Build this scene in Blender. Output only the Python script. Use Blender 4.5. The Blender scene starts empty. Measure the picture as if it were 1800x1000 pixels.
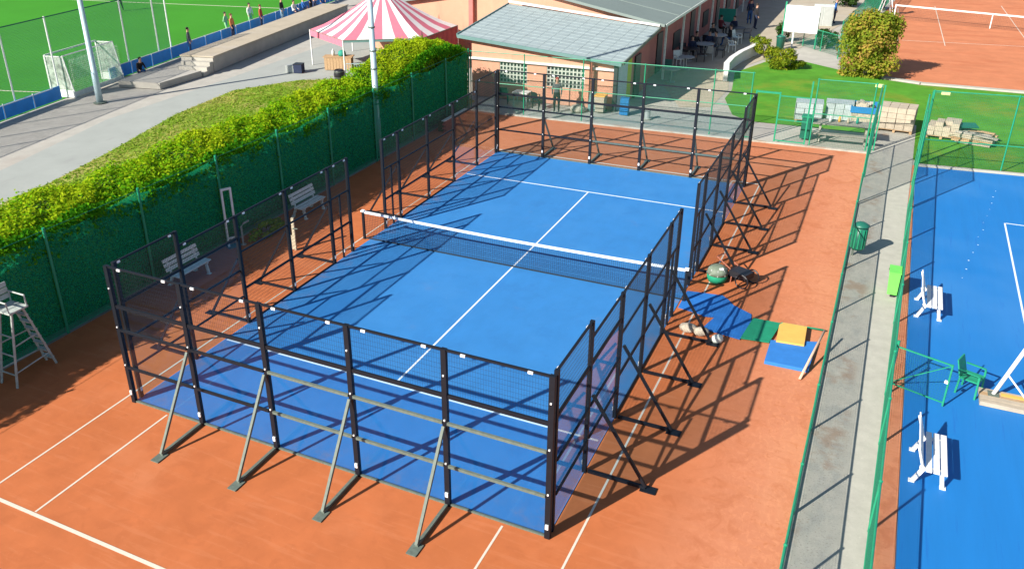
import bpy, bmesh, math, random
import numpy as np
from mathutils import Vector, Matrix
random.seed(7)
rng = np.random.default_rng(11)
R = math.radians
SC = bpy.context.scene
COL = SC.collection

# ------------------------------------------------------------------ camera
cam_d = bpy.data.cameras.new("camera")
cam = bpy.data.objects.new("camera", cam_d)
COL.objects.link(cam)
SC.camera = cam
cr = Vector((0.89709509, 0.44160739, -0.01425852))
cu = Vector((-0.17615622, 0.38707183, 0.90506596))
cf = Vector((-0.40520289, 0.8094185, -0.42503213))
cam.matrix_world = Matrix(((cr.x, cu.x, -cf.x, 13.991), (cr.y, cu.y, -cf.y, -11.0535), (cr.z, cu.z, -cf.z, 10.979), (0, 0, 0, 1)))
cam_d.sensor_width = 36.0
cam_d.lens = 36.0 * 1493.2244 / 1800.0
cam_d.shift_x = 80.5847 / 1800.0
cam_d.shift_y = -41.7571 / 1800.0
cam_d.clip_start = 0.1
cam_d.clip_end = 2000.0

# ------------------------------------------------------------------ sky and sun
SUN = Vector((-2.62, -4.92, 3.4)).normalized()      # towards the sun
world = bpy.data.worlds.new("World")
SC.world = world
world.use_nodes = True
wn = world.node_tree.nodes
wl = world.node_tree.links
sky = wn.new("ShaderNodeTexSky")
sky.sky_type = 'NISHITA'
sky.sun_disc = False
sky.sun_elevation = math.asin(SUN.z)
sky.sun_rotation = math.atan2(SUN.x, SUN.y)
sky.dust_density = 0.6
sky.ozone_density = 1.5
bg = wn["Background"]
bg.inputs[1].default_value = 0.072
wl.new(sky.outputs[0], bg.inputs[0])
sun_d = bpy.data.lights.new("sun", 'SUN')
sun_d.energy = 5.0
sun_d.angle = R(0.5)
sun_d.color = (1.0, 0.94, 0.84)
sun = bpy.data.objects.new("sun", sun_d)
COL.objects.link(sun)
sun.rotation_euler = (-SUN).to_track_quat('-Z', 'Y').to_euler()
sun.location = SUN * 60
SC.view_settings.view_transform = 'Standard'
SC.view_settings.look = 'None'
SC.view_settings.exposure = 0.79
SC.view_settings.gamma = 1.0
SC.view_settings.use_curve_mapping = False
try:
    SC.cycles.max_bounces = 8
    SC.cycles.transparent_max_bounces = 48
    SC.cycles.caustics_reflective = False
    SC.cycles.caustics_refractive = False
except Exception:
    pass

# ------------------------------------------------------------------ materials
MATS = {}
def srgb(r, g, b):
    f = lambda c: (c / 255 / 12.92) if c / 255 <= 0.04045 else ((c / 255 + 0.055) / 1.055) ** 2.4
    return (f(r), f(g), f(b))

def mat(name, col, rough=0.6, var=0.12, scale=6.0, bump=0.0, bscale=60.0, metal=0.0, spec=0.4, coords='Position', stretch=(1, 1, 1), col2=None, detail=6):
    """principled with noise variation of the base colour and fine bump"""
    m = bpy.data.materials.new(name)
    m.use_nodes = True
    n, l = m.node_tree.nodes, m.node_tree.links
    p = n["Principled BSDF"]
    p.inputs['Roughness'].default_value = rough
    p.inputs['Metallic'].default_value = metal
    p.inputs['Specular IOR Level'].default_value = spec
    if coords == 'Position':
        g = n.new("ShaderNodeNewGeometry"); src = g.outputs['Position']
    else:
        g = n.new("ShaderNodeTexCoord"); src = g.outputs['Object']
    mp = n.new("ShaderNodeMapping"); mp.inputs['Scale'].default_value = stretch
    l.new(src, mp.inputs[0])
    t = n.new("ShaderNodeTexNoise"); t.inputs['Scale'].default_value = scale; t.inputs['Detail'].default_value = detail
    t.inputs['Roughness'].default_value = 0.62
    l.new(mp.outputs[0], t.inputs['Vector'])
    r = n.new("ShaderNodeValToRGB")
    c2 = col2 or tuple(min(1, c * (1 + var)) for c in col)
    c1 = tuple(c * (1 - var) for c in col)
    r.color_ramp.elements[0].position = 0.3; r.color_ramp.elements[1].position = 0.7
    r.color_ramp.elements[0].color = (*c1, 1); r.color_ramp.elements[1].color = (*c2, 1)
    l.new(t.outputs[0], r.inputs[0])
    l.new(r.outputs[0], p.inputs['Base Color'])
    if bump:
        b = n.new("ShaderNodeTexNoise"); b.inputs['Scale'].default_value = bscale; b.inputs['Detail'].default_value = 4
        l.new(mp.outputs[0], b.inputs['Vector'])
        bb = n.new("ShaderNodeBump"); bb.inputs['Strength'].default_value = bump; bb.inputs['Distance'].default_value = 0.02
        l.new(b.outputs[0], bb.inputs['Height']); l.new(bb.outputs[0], p.inputs['Normal'])
    MATS[name] = m
    m['_mix'] = 0
    return m

def layer(m, col, scale, lo, hi, fac=1.0, mask=None, stretch=(1, 1, 1), detail=8, distort=0.0, seed=0.0):
    """mix a second colour over a material with a noise mask, optionally limited to a soft range along x or y (dust, moss, wear, tone shifts, painted sky sheen)"""
    n, l = m.node_tree.nodes, m.node_tree.links
    p = n["Principled BSDF"]
    base = p.inputs['Base Color'].links[0].from_socket
    g = n.new("ShaderNodeNewGeometry")
    mp = n.new("ShaderNodeMapping"); mp.inputs['Scale'].default_value = stretch; mp.inputs['Location'].default_value = (seed, seed * 1.7, 0)
    l.new(g.outputs['Position'], mp.inputs[0])
    t = n.new("ShaderNodeTexNoise"); t.inputs['Scale'].default_value = scale; t.inputs['Detail'].default_value = detail
    t.inputs['Distortion'].default_value = distort; t.inputs['Roughness'].default_value = 0.65
    l.new(mp.outputs[0], t.inputs['Vector'])
    mr = n.new("ShaderNodeMapRange"); mr.inputs['From Min'].default_value = lo; mr.inputs['From Max'].default_value = hi
    mr.inputs['To Max'].default_value = fac; mr.interpolation_type = 'SMOOTHSTEP'
    l.new(t.outputs[0], mr.inputs[0])
    f = mr.outputs[0]
    if mask:
        ax, a, b = mask
        s = n.new("ShaderNodeSeparateXYZ"); l.new(g.outputs['Position'], s.inputs[0])
        m2 = n.new("ShaderNodeMapRange"); m2.inputs['From Min'].default_value = a; m2.inputs['From Max'].default_value = b
        m2.interpolation_type = 'SMOOTHSTEP'
        l.new(s.outputs[ax], m2.inputs[0])
        mu = n.new("ShaderNodeMath"); mu.operation = 'MULTIPLY'
        l.new(f, mu.inputs[0]); l.new(m2.outputs[0], mu.inputs[1]); f = mu.outputs[0]
    mx = n.new("ShaderNodeMix"); mx.data_type = 'RGBA'
    l.new(f, mx.inputs['Factor']); l.new(base, mx.inputs[6]); mx.inputs[7].default_value = (*col, 1)
    l.new(mx.outputs[2], p.inputs['Base Color'])
    return m

CLAY = mat("clay", (0.50, 0.150, 0.055), 0.92, 0.10, 1.3, 0.25, 90, spec=0.15)
layer(CLAY, (0.45, 0.135, 0.046), 0.35, 0.45, 0.75, 0.7, detail=4)
layer(CLAY, (0.58, 0.215, 0.100), 0.22, 0.5, 0.72, 0.7, detail=5, seed=3)
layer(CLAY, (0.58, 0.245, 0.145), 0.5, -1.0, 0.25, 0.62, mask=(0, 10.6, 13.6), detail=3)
layer(CLAY, (0.57, 0.235, 0.14), 0.5, -1.0, 0.25, 0.45, mask=(1, 15, 24), detail=3)  # paler, pinker clay towards the far end
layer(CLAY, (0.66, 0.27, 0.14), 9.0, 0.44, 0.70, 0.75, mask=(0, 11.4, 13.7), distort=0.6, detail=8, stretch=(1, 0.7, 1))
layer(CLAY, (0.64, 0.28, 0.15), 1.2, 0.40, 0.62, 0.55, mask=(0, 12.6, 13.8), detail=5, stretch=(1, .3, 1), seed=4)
layer(CLAY, (0.48, 0.16, 0.065), 5.0, 0.56, 0.7, 0.6, mask=(0, 11.2, 13.2), distort=1.2, detail=6, seed=9)
layer(CLAY, (0.40, 0.115, 0.042), 1.6, 0.50, 0.66, 0.35, detail=8, distort=1.0, seed=12)
layer(CLAY, (0.56, 0.20, 0.09), 3.0, 0.52, 0.64, 0.35, detail=6, stretch=(0.25, 2.2, 1), seed=15)
layer(CLAY, (0.62, 0.26, 0.13), 26.0, 0.66, 0.74, 0.55, detail=3)
CLAY2 = mat("clay_far", (0.56, 0.205, 0.100), 0.92, 0.12, 0.8, 0.2, 60, spec=0.15)
layer(CLAY2, (0.48, 0.15, 0.07), 0.25, 0.5, 0.7, 0.8, stretch=(1, 3, 1))
TURF = mat("blue_turf", (0.034, 0.205, 0.515), 0.75, 0.06, 2.2, 0.3, 160, spec=0.3, stretch=(1, 0.5, 1))
layer(TURF, (0.045, 0.225, 0.54), 0.4, 0.45, 0.7, 0.7, detail=3)
layer(TURF, (0.16, 0.20, 0.36), 0.9, 0.60, 0.78, 0.30, detail=8, seed=8)
layer(TURF, (0.24, 0.19, 0.22), 2.2, 0.44, 0.72, 0.55, mask=(0, 0.9, 0.0), detail=7, seed=21)
layer(TURF, (0.24, 0.19, 0.22), 2.2, 0.44, 0.72, 0.55, mask=(0, 9.2, 10.0), detail=7, seed=23)
layer(TURF, (0.24, 0.19, 0.22), 2.4, 0.46, 0.72, 0.45, mask=(1, 0.9, 0.0), detail=7, seed=25)
layer(TURF, (0.03, 0.17, 0.45), 1.1, 0.52, 0.66, 0.35, detail=6, seed=31)
layer(TURF, (0.10, 0.26, 0.55), 14, 0.68, 0.76, 0.5, detail=3, stretch=(1, .4, 1))
PITCH = mat("blue_pitch", (0.010, 0.175, 0.505), 0.62, 0.05, 1.2, 0.2, 120, spec=0.4, stretch=(3, 0.25, 1))
layer(PITCH, (0.045, 0.22, 0.54), 0.12, 0.42, 0.68, 0.8, mask=(1, 4, 17), detail=4)  # paler blue with distance: grazing sky sheen painted into the pitch colour
layer(PITCH, (0.012, 0.12, 0.44), 4.0, 0.58, 0.72, 0.5, stretch=(2.4, 0.12, 1), detail=4, seed=5)
TURFPATCH = mat("loose_turf", (0.022, 0.16, 0.50), 0.8, 0.15, 3.0, 0.3, 120, spec=0.25)
GREENMAT = mat("green_mat", (0.008, 0.24, 0.13), 0.8, 0.1, 5)
YELLOWMAT = mat("yellow_mat", (0.75, 0.43, 0.10), 0.8, 0.06, 4)
BLUEMAT = mat("blue_mat", (0.03, 0.19, 0.55), 0.75, 0.08, 4)
LINE = mat("line_paint", (0.66, 0.60, 0.50), 0.8, 0.06, 14)
layer(LINE, (0.55, 0.30, 0.2), 9, 0.62, 0.75, 0.5)
TURFLINE = mat("turf_line", (0.72, 0.80, 0.88), 0.8, 0.06, 14)
CONC = mat("concrete", (0.44, 0.43, 0.37), 0.9, 0.09, 3.0, 0.25, 70, spec=0.2)
layer(CONC, (0.33, 0.34, 0.31), 3.4, 0.42, 0.66, 0.75, mask=(0, 14.75, 14.45), detail=9, stretch=(1, .45, 1))
layer(CONC, (0.33, 0.235, 0.165), 0.8, 0.52, 0.66, 0.75, mask=(0, 14.7, 14.4), detail=7)
layer(CONC, (0.17, 0.17, 0.15), 26, 0.54, 0.68, 0.55, mask=(0, 15.0, 14.4), detail=4)
layer(CONC, (0.26, 0.25, 0.2), 30, 0.60, 0.72, 0.5, detail=3, seed=2)
layer(CONC, (0.60, 0.58, 0.5), 18, 0.60, 0.72, 0.5, detail=4, seed=6)
PAVE = mat("paving", (0.43, 0.41, 0.365), 0.9, 0.10, 1.4, 0.2, 60, spec=0.2)
layer(PAVE, (0.38, 0.315, 0.27), 0.16, 0.5, 0.66, 0.7, detail=6)
layer(PAVE, (0.30, 0.30, 0.28), 8, 0.6, 0.75, 0.4)
SMOOTHPATH = mat("pale_path", (0.355, 0.375, 0.35), 0.88, 0.06, 0.8, 0.12, 50, spec=0.25)
layer(SMOOTHPATH, (0.46, 0.34, 0.22), 0.4, 0.4, 0.6, 0.8, mask=(1, 9.5, 5.5), detail=5)
layer(SMOOTHPATH, (0.30, 0.31, 0.30), 1.3, 0.55, 0.7, 0.6, detail=6, stretch=(1, .3, 1))
SAND = mat("sandy_path", (0.44, 0.38, 0.29), 0.92, 0.10, 1.0, 0.2, 60, spec=0.15)
layer(SAND, (0.46, 0.42, 0.37), 0.3, 0.5, 0.7, 0.7)
LAWN = mat("lawn", (0.085, 0.270, 0.026), 0.9, 0.22, 0.9, 0.6, 40, spec=0.1)
layer(LAWN, (0.21, 0.26, 0.03), 0.35, 0.5, 0.68, 0.7, detail=7)
layer(LAWN, (0.03, 0.11, 0.012), 9, 0.58, 0.74, 0.55)
FIELD = mat("field_turf", (0.050, 0.260, 0.018), 0.85, 0.10, 0.12, 0.3, 50, spec=0.15)
BANK = mat("bank_grass", (0.20, 0.33, 0.03), 0.95, 0.25, 1.2, 0.8, 30, spec=0.08)
layer(BANK, (0.42, 0.36, 0.12), 0.30, 0.46, 0.62, 0.8, detail=7)
layer(BANK, (0.08, 0.15, 0.015), 3.0, 0.55, 0.72, 0.7, detail=7)
STEEL = mat("black_steel", (0.007, 0.010, 0.016), 0.5, 0.15, 10, spec=0.3)
GALV = mat("grey_steel", (0.125, 0.155, 0.130), 0.6, 0.2, 14, spec=0.35)
WIRE = mat("black_wire", (0.015, 0.016, 0.02), 0.5, 0.05, 5)
GWIRE = mat("green_wire", (0.012, 0.17, 0.095), 0.5, 0.1, 5)
GPOST = mat("green_steel", (0.014, 0.27, 0.14), 0.45, 0.12, 8, spec=0.5)
CLIP = mat("white_clip", (0.8, 0.8, 0.8), 0.4, 0.03, 5)
WHITE = mat("white_paint", (0.76, 0.77, 0.76), 0.5, 0.06, 9, coords='Object')
layer(WHITE, (0.55, 0.53, 0.46), 5, 0.6, 0.75, 0.5)
OLDWHITE = mat("worn_white", (0.66, 0.72, 0.67), 0.6, 0.14, 9)
NETBLACK = mat("net_cord", (0.012, 0.02, 0.03), 0.7, 0.05, 5)
WOOD = mat("wood", (0.44, 0.29, 0.16), 0.8, 0.2, 6, stretch=(1, 6, 6))
GREYWOOD = mat("grey_wood", (0.33, 0.30, 0.26), 0.85, 0.2, 6)
PINK = mat("pink_render", (0.62, 0.315, 0.215), 0.9, 0.06, 1.2, 0.1, 50, spec=0.15)
layer(PINK, (0.50, 0.27, 0.19), 1.5, 0.5, 0.72, 0.6, stretch=(1.5, 1.5, 0.35), detail=7)
PINKDARK = mat("maroon_render", (0.42, 0.17, 0.15), 0.9, 0.12, 1.0, spec=0.15)
SHADEWALL = mat("skylit_shade_wall", (0.45, 0.55, 0.58), 0.8, 0.06, 2)  # pale blue of skylit shade put into the side wall's colour
ROOFTILE = mat("pale_roof", (0.31, 0.375, 0.385), 0.7, 0.10, 2.0, 0.2, 20)
ROOFBIG = mat("grey_roof", (0.19, 0.235, 0.22), 0.8, 0.06, 0.5, 0.15, 30)
TEAL = mat("teal_trim", (0.12, 0.23, 0.22), 0.6, 0.1, 3)
DARK = mat("dark_void", (0.03, 0.035, 0.04), 0.5, 0.1, 4)
LIME = mat("lime_paint", (0.42, 0.50, 0.03), 0.6, 0.06, 4)
CANVASP = mat("pink_canvas", (0.60, 0.16, 0.22), 0.85, 0.06, 3)
CANVASW = mat("white_canvas", (0.72, 0.70, 0.68), 0.85, 0.05, 3)
CURTAIN = mat("maroon_curtain", (0.25, 0.06, 0.075), 0.9, 0.1, 3)
BOARD = mat("blue_board", (0.012, 0.26, 0.72), 0.5, 0.10, 2)
POLE = mat("pole_steel", (0.42, 0.55, 0.60), 0.45, 0.08, 4, metal=0.2)
BIN = mat("dark_green_plastic", (0.015, 0.13, 0.09), 0.4, 0.12, 8)
LIMEBIN = mat("light_green_plastic", (0.16, 0.62, 0.10), 0.5, 0.06, 5)
GREYPL = mat("grey_plastic", (0.38, 0.40, 0.38), 0.5, 0.08, 6)
BLACKPL = mat("black_plastic", (0.02, 0.02, 0.025), 0.4, 0.1, 6)
WRAP = mat("pallet_wrap", (0.38, 0.43, 0.44), 0.45, 0.16, 3, bump=0.4, bscale=9)
PAVERS = mat("pale_blocks", (0.43, 0.365, 0.28), 0.9, 0.14, 5)
BLUEPL = mat("blue_plastic", (0.02, 0.17, 0.42), 0.5, 0.1, 4)
SACK = mat("white_sack", (0.44, 0.38, 0.30), 0.9, 0.45, 9, bump=0.5, bscale=14)
BRICK = mat("red_brick", (0.32, 0.11, 0.07), 0.9, 0.2, 8)
TEALPL = mat("teal_cloth", (0.02, 0.27, 0.20), 0.7, 0.1, 6)
SKIN = mat("skin", (0.52, 0.30, 0.21), 0.6, 0.04, 5)
HAIRD = mat("dark_hair", (0.03, 0.02, 0.015), 0.6, 0.1, 9)
def cloth(nm, c):
    return MATS.get(nm) or mat(nm, c, 0.85, 0.1, 7)

def glass_material():
    m = bpy.data.materials.new("court_glass"); m.use_nodes = True
    n, l = m.node_tree.nodes, m.node_tree.links
    n.remove(n["Principled BSDF"])
    out = n["Material Output"]
    tr = n.new("ShaderNodeBsdfTransparent"); tr.inputs[0].default_value = (0.89, 0.94, 0.972, 1)
    gl = n.new("ShaderNodeBsdfGlossy"); gl.inputs['Roughness'].default_value = 0.01
    lw = n.new("ShaderNodeLayerWeight"); lw.inputs['Blend'].default_value = 0.5
    pw5 = n.new("ShaderNodeMath"); pw5.operation = 'POWER'; pw5.inputs[1].default_value = 3.8; l.new(lw.outputs['Facing'], pw5.inputs[0])
    fr = n.new("ShaderNodeMapRange"); fr.inputs['To Min'].default_value = 0.003; fr.inputs['To Max'].default_value = 1.0; l.new(pw5.outputs[0], fr.inputs[0])
    mx = n.new("ShaderNodeMixShader"); l.new(fr.outputs[0], mx.inputs[0]); l.new(tr.outputs[0], mx.inputs[1]); l.new(gl.outputs[0], mx.inputs[2])
    # dried rain streaks
    g = n.new("ShaderNodeNewGeometry"); mp = n.new("ShaderNodeMapping"); mp.inputs['Scale'].default_value = (9, 9, 0.6)
    l.new(g.outputs['Position'], mp.inputs[0])
    t = n.new("ShaderNodeTexNoise"); t.inputs['Scale'].default_value = 2.0; t.inputs['Detail'].default_value = 5
    l.new(mp.outputs[0], t.inputs['Vector'])
    mr = n.new("ShaderNodeMapRange"); mr.inputs['From Min'].default_value = 0.45; mr.inputs['From Max'].default_value = 0.8; mr.inputs['To Max'].default_value = 0.006
    l.new(t.outputs[0], mr.inputs[0])
    df = n.new("ShaderNodeBsdfDiffuse"); df.inputs[0].default_value = (0.5, 0.55, 0.6, 1)
    m2 = n.new("ShaderNodeMixShader"); l.new(mr.outputs[0], m2.inputs[0]); l.new(mx.outputs[0], m2.inputs[1]); l.new(df.outputs[0], m2.inputs[2])
    l.new(m2.outputs[0], out.inputs[0])
    return m
GLASS = glass_material()

def sheer(name, col, open_, scale=30.0):
    """woven netting: diffuse plus translucent cloth with open pores"""
    m = bpy.data.materials.new(name); m.use_nodes = True
    n, l = m.node_tree.nodes, m.node_tree.links
    n.remove(n["Principled BSDF"]); out = n["Material Output"]
    g = n.new("ShaderNodeNewGeometry")
    t = n.new("ShaderNodeTexNoise"); t.inputs['Scale'].default_value = scale; t.inputs['Detail'].default_value = 5
    l.new(g.outputs['Position'], t.inputs['Vector'])
    r = n.new("ShaderNodeValToRGB")
    r.color_ramp.elements[0].color = (*[c * 0.65 for c in col], 1); r.color_ramp.elements[1].color = (*[c * 1.35 for c in col], 1)
    r.color_ramp.elements[0].position = .35; r.color_ramp.elements[1].position = .65
    l.new(t.outputs[0], r.inputs[0])
    d = n.new("ShaderNodeBsdfDiffuse"); l.new(r.outputs[0], d.inputs[0])
    tl = n.new("ShaderNodeBsdfTranslucent"); l.new(r.outputs[0], tl.inputs[0])
    a = n.new("ShaderNodeMixShader"); a.inputs[0].default_value = 0.4; l.new(d.outputs[0], a.inputs[1]); l.new(tl.outputs[0], a.inputs[2])
    tr = n.new("ShaderNodeBsdfTransparent")
    b = n.new("ShaderNodeMixShader"); b.inputs[0].default_value = open_; l.new(a.outputs[0], b.inputs[1]); l.new(tr.outputs[0], b.inputs[2])
    l.new(b.outputs[0], out.inputs[0])
    return m
SCREEN = sheer("green_screen", (0.020, 0.46, 0.22), 0.44, 45.0)
GOALNET = sheer("goal_net", (0.66, 0.70, 0.64), 0.06, 4)

def leafmat(name, stops, trans=0.4):
    m = bpy.data.materials.new(name); m.use_nodes = True
    n, l = m.node_tree.nodes, m.node_tree.links
    n.remove(n["Principled BSDF"]); out = n["Material Output"]
    a = n.new("ShaderNodeAttribute"); a.attribute_name = "tint"
    r = n.new("ShaderNodeValToRGB")
    e = r.color_ramp.elements
    while len(e) < len(stops): e.new(0.5)
    for i, (p, c) in enumerate(stops):
        e[i].position = p; e[i].color = (*c, 1)
    l.new(a.outputs['Fac'], r.inputs[0])
    d = n.new("ShaderNodeBsdfDiffuse"); l.new(r.outputs[0], d.inputs[0])
    t = n.new("ShaderNodeBsdfTranslucent"); l.new(r.outputs[0], t.inputs[0])
    x = n.new("ShaderNodeMixShader"); x.inputs[0].default_value = trans
    l.new(d.outputs[0], x.inputs[1]); l.new(t.outputs[0], x.inputs[2]); l.new(x.outputs[0], out.inputs[0])
    return m
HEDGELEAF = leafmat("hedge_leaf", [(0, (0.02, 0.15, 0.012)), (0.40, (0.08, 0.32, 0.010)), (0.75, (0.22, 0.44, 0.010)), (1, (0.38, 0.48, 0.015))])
BUSHLEAF = leafmat("bush_leaf", [(0, (0.05, 0.12, 0.012)), (0.5, (0.18, 0.27, 0.025)), (0.85, (0.34, 0.35, 0.04)), (1, (0.45, 0.30, 0.07))])
LIMELEAF = leafmat("lime_leaf", [(0, (0.07, 0.14, 0.01)), (0.5, (0.22, 0.28, 0.02)), (1, (0.40, 0.36, 0.03))])
DARKLEAF = leafmat("dark_leaf", [(0, (0.02, 0.05, 0.01)), (1, (0.06, 0.12, 0.03))], 0.25)
GRASSBLADE = leafmat("grass_blade", [(0, (0.12, 0.26, 0.015)), (0.6, (0.23, 0.35, 0.03)), (1, (0.44, 0.40, 0.11))], 0.3)
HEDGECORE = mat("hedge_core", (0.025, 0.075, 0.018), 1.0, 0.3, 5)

# ------------------------------------------------------------------ mesh builder
class MB:
    def __init__(s): s.v = []; s.f = []
    def add(s, vs, fs):
        o = len(s.v); s.v += [tuple(v) for v in vs]; s.f += [tuple(i + o for i in f) for f in fs]; return s
    def box(s, c, d, rz=0.0, rx=0.0, ry=0.0):
        x, y, z = d[0] / 2, d[1] / 2, d[2] / 2
        M = Matrix.Rotation(rz, 3, 'Z') @ Matrix.Rotation(ry, 3, 'Y') @ Matrix.Rotation(rx, 3, 'X')
        c = Vector(c)
        vs = [c + M @ Vector(p) for p in [(-x, -y, -z), (x, -y, -z), (x, y, -z), (-x, y, -z), (-x, -y, z), (x, -y, z), (x, y, z), (-x, y, z)]]
        return s.add(vs, [(0, 3, 2, 1), (4, 5, 6, 7), (0, 1, 5, 4), (1, 2, 6, 5), (2, 3, 7, 6), (3, 0, 4, 7)])
    def bar(s, p, q, w, h=None, up=(0, 0, 1)):
        h = h or w
        p, q = Vector(p), Vector(q); d = (q - p).normalized(); up = Vector(up)
        if abs(d.dot(up)) > 0.99: up = Vector((0, 1, 0))
        a = d.cross(up).normalized() * w / 2; b = a.cross(d).normalized() * h / 2
        vs = [p - a - b, p + a - b, p + a + b, p - a + b, q - a - b, q + a - b, q + a + b, q - a + b]
        return s.add(vs, [(0, 3, 2, 1), (4, 5, 6, 7), (0, 1, 5, 4), (1, 2, 6, 5), (2, 3, 7, 6), (3, 0, 4, 7)])
    def tube(s, pts, r, n=8, caps=True):
        pts = [Vector(p) for p in pts]
        rs = r if isinstance(r, (list, tuple)) else [r] * len(pts)
        vs = []; fs = []
        for i, p in enumerate(pts):
            d = (pts[min(i + 1, len(pts) - 1)] - pts[max(i - 1, 0)]).normalized()
            u = Vector((0, 0, 1)) if abs(d.z) < 0.9 else Vector((0, 1, 0))
            a = d.cross(u).normalized(); b = a.cross(d)
            vs += [p + (a * math.cos(t) + b * math.sin(t)) * rs[i] for t in [2 * math.pi * k / n for k in range(n)]]
        for i in range(len(pts) - 1):
            for k in range(n):
                fs.append((i * n + k, i * n + (k + 1) % n, (i + 1) * n + (k + 1) % n, (i + 1) * n + k))
        if caps:
            fs.append(tuple(range(n))[::-1]); fs.append(tuple((len(pts) - 1) * n + k for k in range(n)))
        return s.add(vs, fs)
    def lathe(s, prof, n=14, c=(0, 0, 0)):
        vs = []; fs = []
        for r, z in prof:
            vs += [(c[0] + r * math.cos(2 * math.pi * k / n), c[1] + r * math.sin(2 * math.pi * k / n), c[2] + z) for k in range(n)]
        for i in range(len(prof) - 1):
            for k in range(n):
                fs.append((i * n + k, i * n + (k + 1) % n, (i + 1) * n + (k + 1) % n, (i + 1) * n + k))
        fs.append(tuple(range(n))[::-1]); fs.append(tuple((len(prof) - 1) * n + k for k in range(n)))
        return s.add(vs, fs)
    def prism(s, poly, z0, z1):
        n = len(poly)
        vs = [(x, y, z0) for x, y in poly] + [(x, y, z1) for x, y in poly]
        fs = [tuple(range(n))[::-1], tuple(range(n, 2 * n))] + [(i, (i + 1) % n, n + (i + 1) % n, n + i) for i in range(n)]
        return s.add(vs, fs)
    def face(s, pts):
        return s.add(pts, [tuple(range(len(pts)))])
    def slab(s, pts, t):
        """thick plate under a planar polygon"""
        pts = [Vector(p) for p in pts]; n = len(pts)
        nrm = (pts[1] - pts[0]).cross(pts[2] - pts[0]).normalized()
        if nrm.z < 0: nrm = -nrm
        low = [p - nrm * t for p in pts]
        return s.add(pts + low, [tuple(range(n)), tuple(range(n, 2 * n))[::-1]] + [(i, n + i, n + (i + 1) % n, (i + 1) % n) for i in range(n)])
    def grid(s, o, u, v, lu, lv, pu, pv, t):
        """square-mesh wires in the plane o + u, v"""
        o, u, v = Vector(o), Vector(u), Vector(v)
        for k in range(int(lu / pu) + 1):
            p = o + u * (k * pu); s.bar4(p, p + v * lv, t)
        for k in range(int(lv / pv) + 1):
            p = o + v * (k * pv); s.bar4(p, p + u * lu, t)
        return s
    def bar4(s, p, q, t):
        d = (q - p).normalized(); up = Vector((0, 0, 1)) if abs(d.z) < .9 else Vector((1, 0.3, 0)).normalized()
        a = d.cross(up).normalized() * t / 2; b = a.cross(d).normalized() * t / 2
        return s.add([p - a - b, p + a - b, p + a + b, p - a + b, q - a - b, q + a - b, q + a + b, q - a + b],
                     [(0, 1, 5, 4), (1, 2, 6, 5), (2, 3, 7, 6), (3, 0, 4, 7)])
    def mesh(s, name, m, smooth=False):
        me = bpy.data.meshes.new(name); me.from_pydata(s.v, [], s.f); me.update()
        if m is not None: me.materials.append(m)
        if smooth:
            me.polygons.foreach_set('use_smooth', [True] * len(me.polygons))
        return me
    def build(s, name, m, parent=None, smooth=False, kind=None, label=None):
        o = bpy.data.objects.new(name, s.mesh(name, m, smooth)); COL.objects.link(o)
        if parent: o.parent = parent
        if kind: o['kind'] = kind
        if label: o['label'] = label
        return o

def inst(name, me, parent, loc=(0, 0, 0), rz=0.0):
    o = bpy.data.objects.new(name, me); COL.objects.link(o); o.parent = parent; o.location = loc; o.rotation_euler = (0, 0, rz); return o
def thing(name, label, cat, loc=(0, 0, 0), rz=0.0, group=None):
    o = bpy.data.objects.new(name, None); COL.objects.link(o); o.empty_display_size = 0.2
    o.location = loc; o.rotation_euler = (0, 0, rz); o['label'] = label; o['category'] = cat
    if group: o['group'] = group
    return o
def tag(o, label, cat, group=None):
    o['label'] = label; o['category'] = cat
    if group: o['group'] = group
    return o
def kids(o): return [c for c in bpy.data.objects if c.parent == o]
def dup(root, loc, rz, label, group=None):
    ch = kids(root); gr = [(c, kids(c)) for c in ch]
    r = root.copy(); COL.objects.link(r); r.location = loc; r.rotation_euler = (0, 0, rz); r['label'] = label
    if group: r['group'] = group
    for c, gs in gr:
        n = c.copy(); COL.objects.link(n); n.parent = r
        for g in gs:
            d = g.copy(); COL.objects.link(d); d.parent = n
    return r
def struct(name, mb, m, parent=None, smooth=False):
    o = mb.build(name, m, parent, smooth)
    if parent is None: o['kind'] = 'structure'
    return o
def flat(poly, z): return MB().face([(x, y, z) for x, y in poly])

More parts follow.
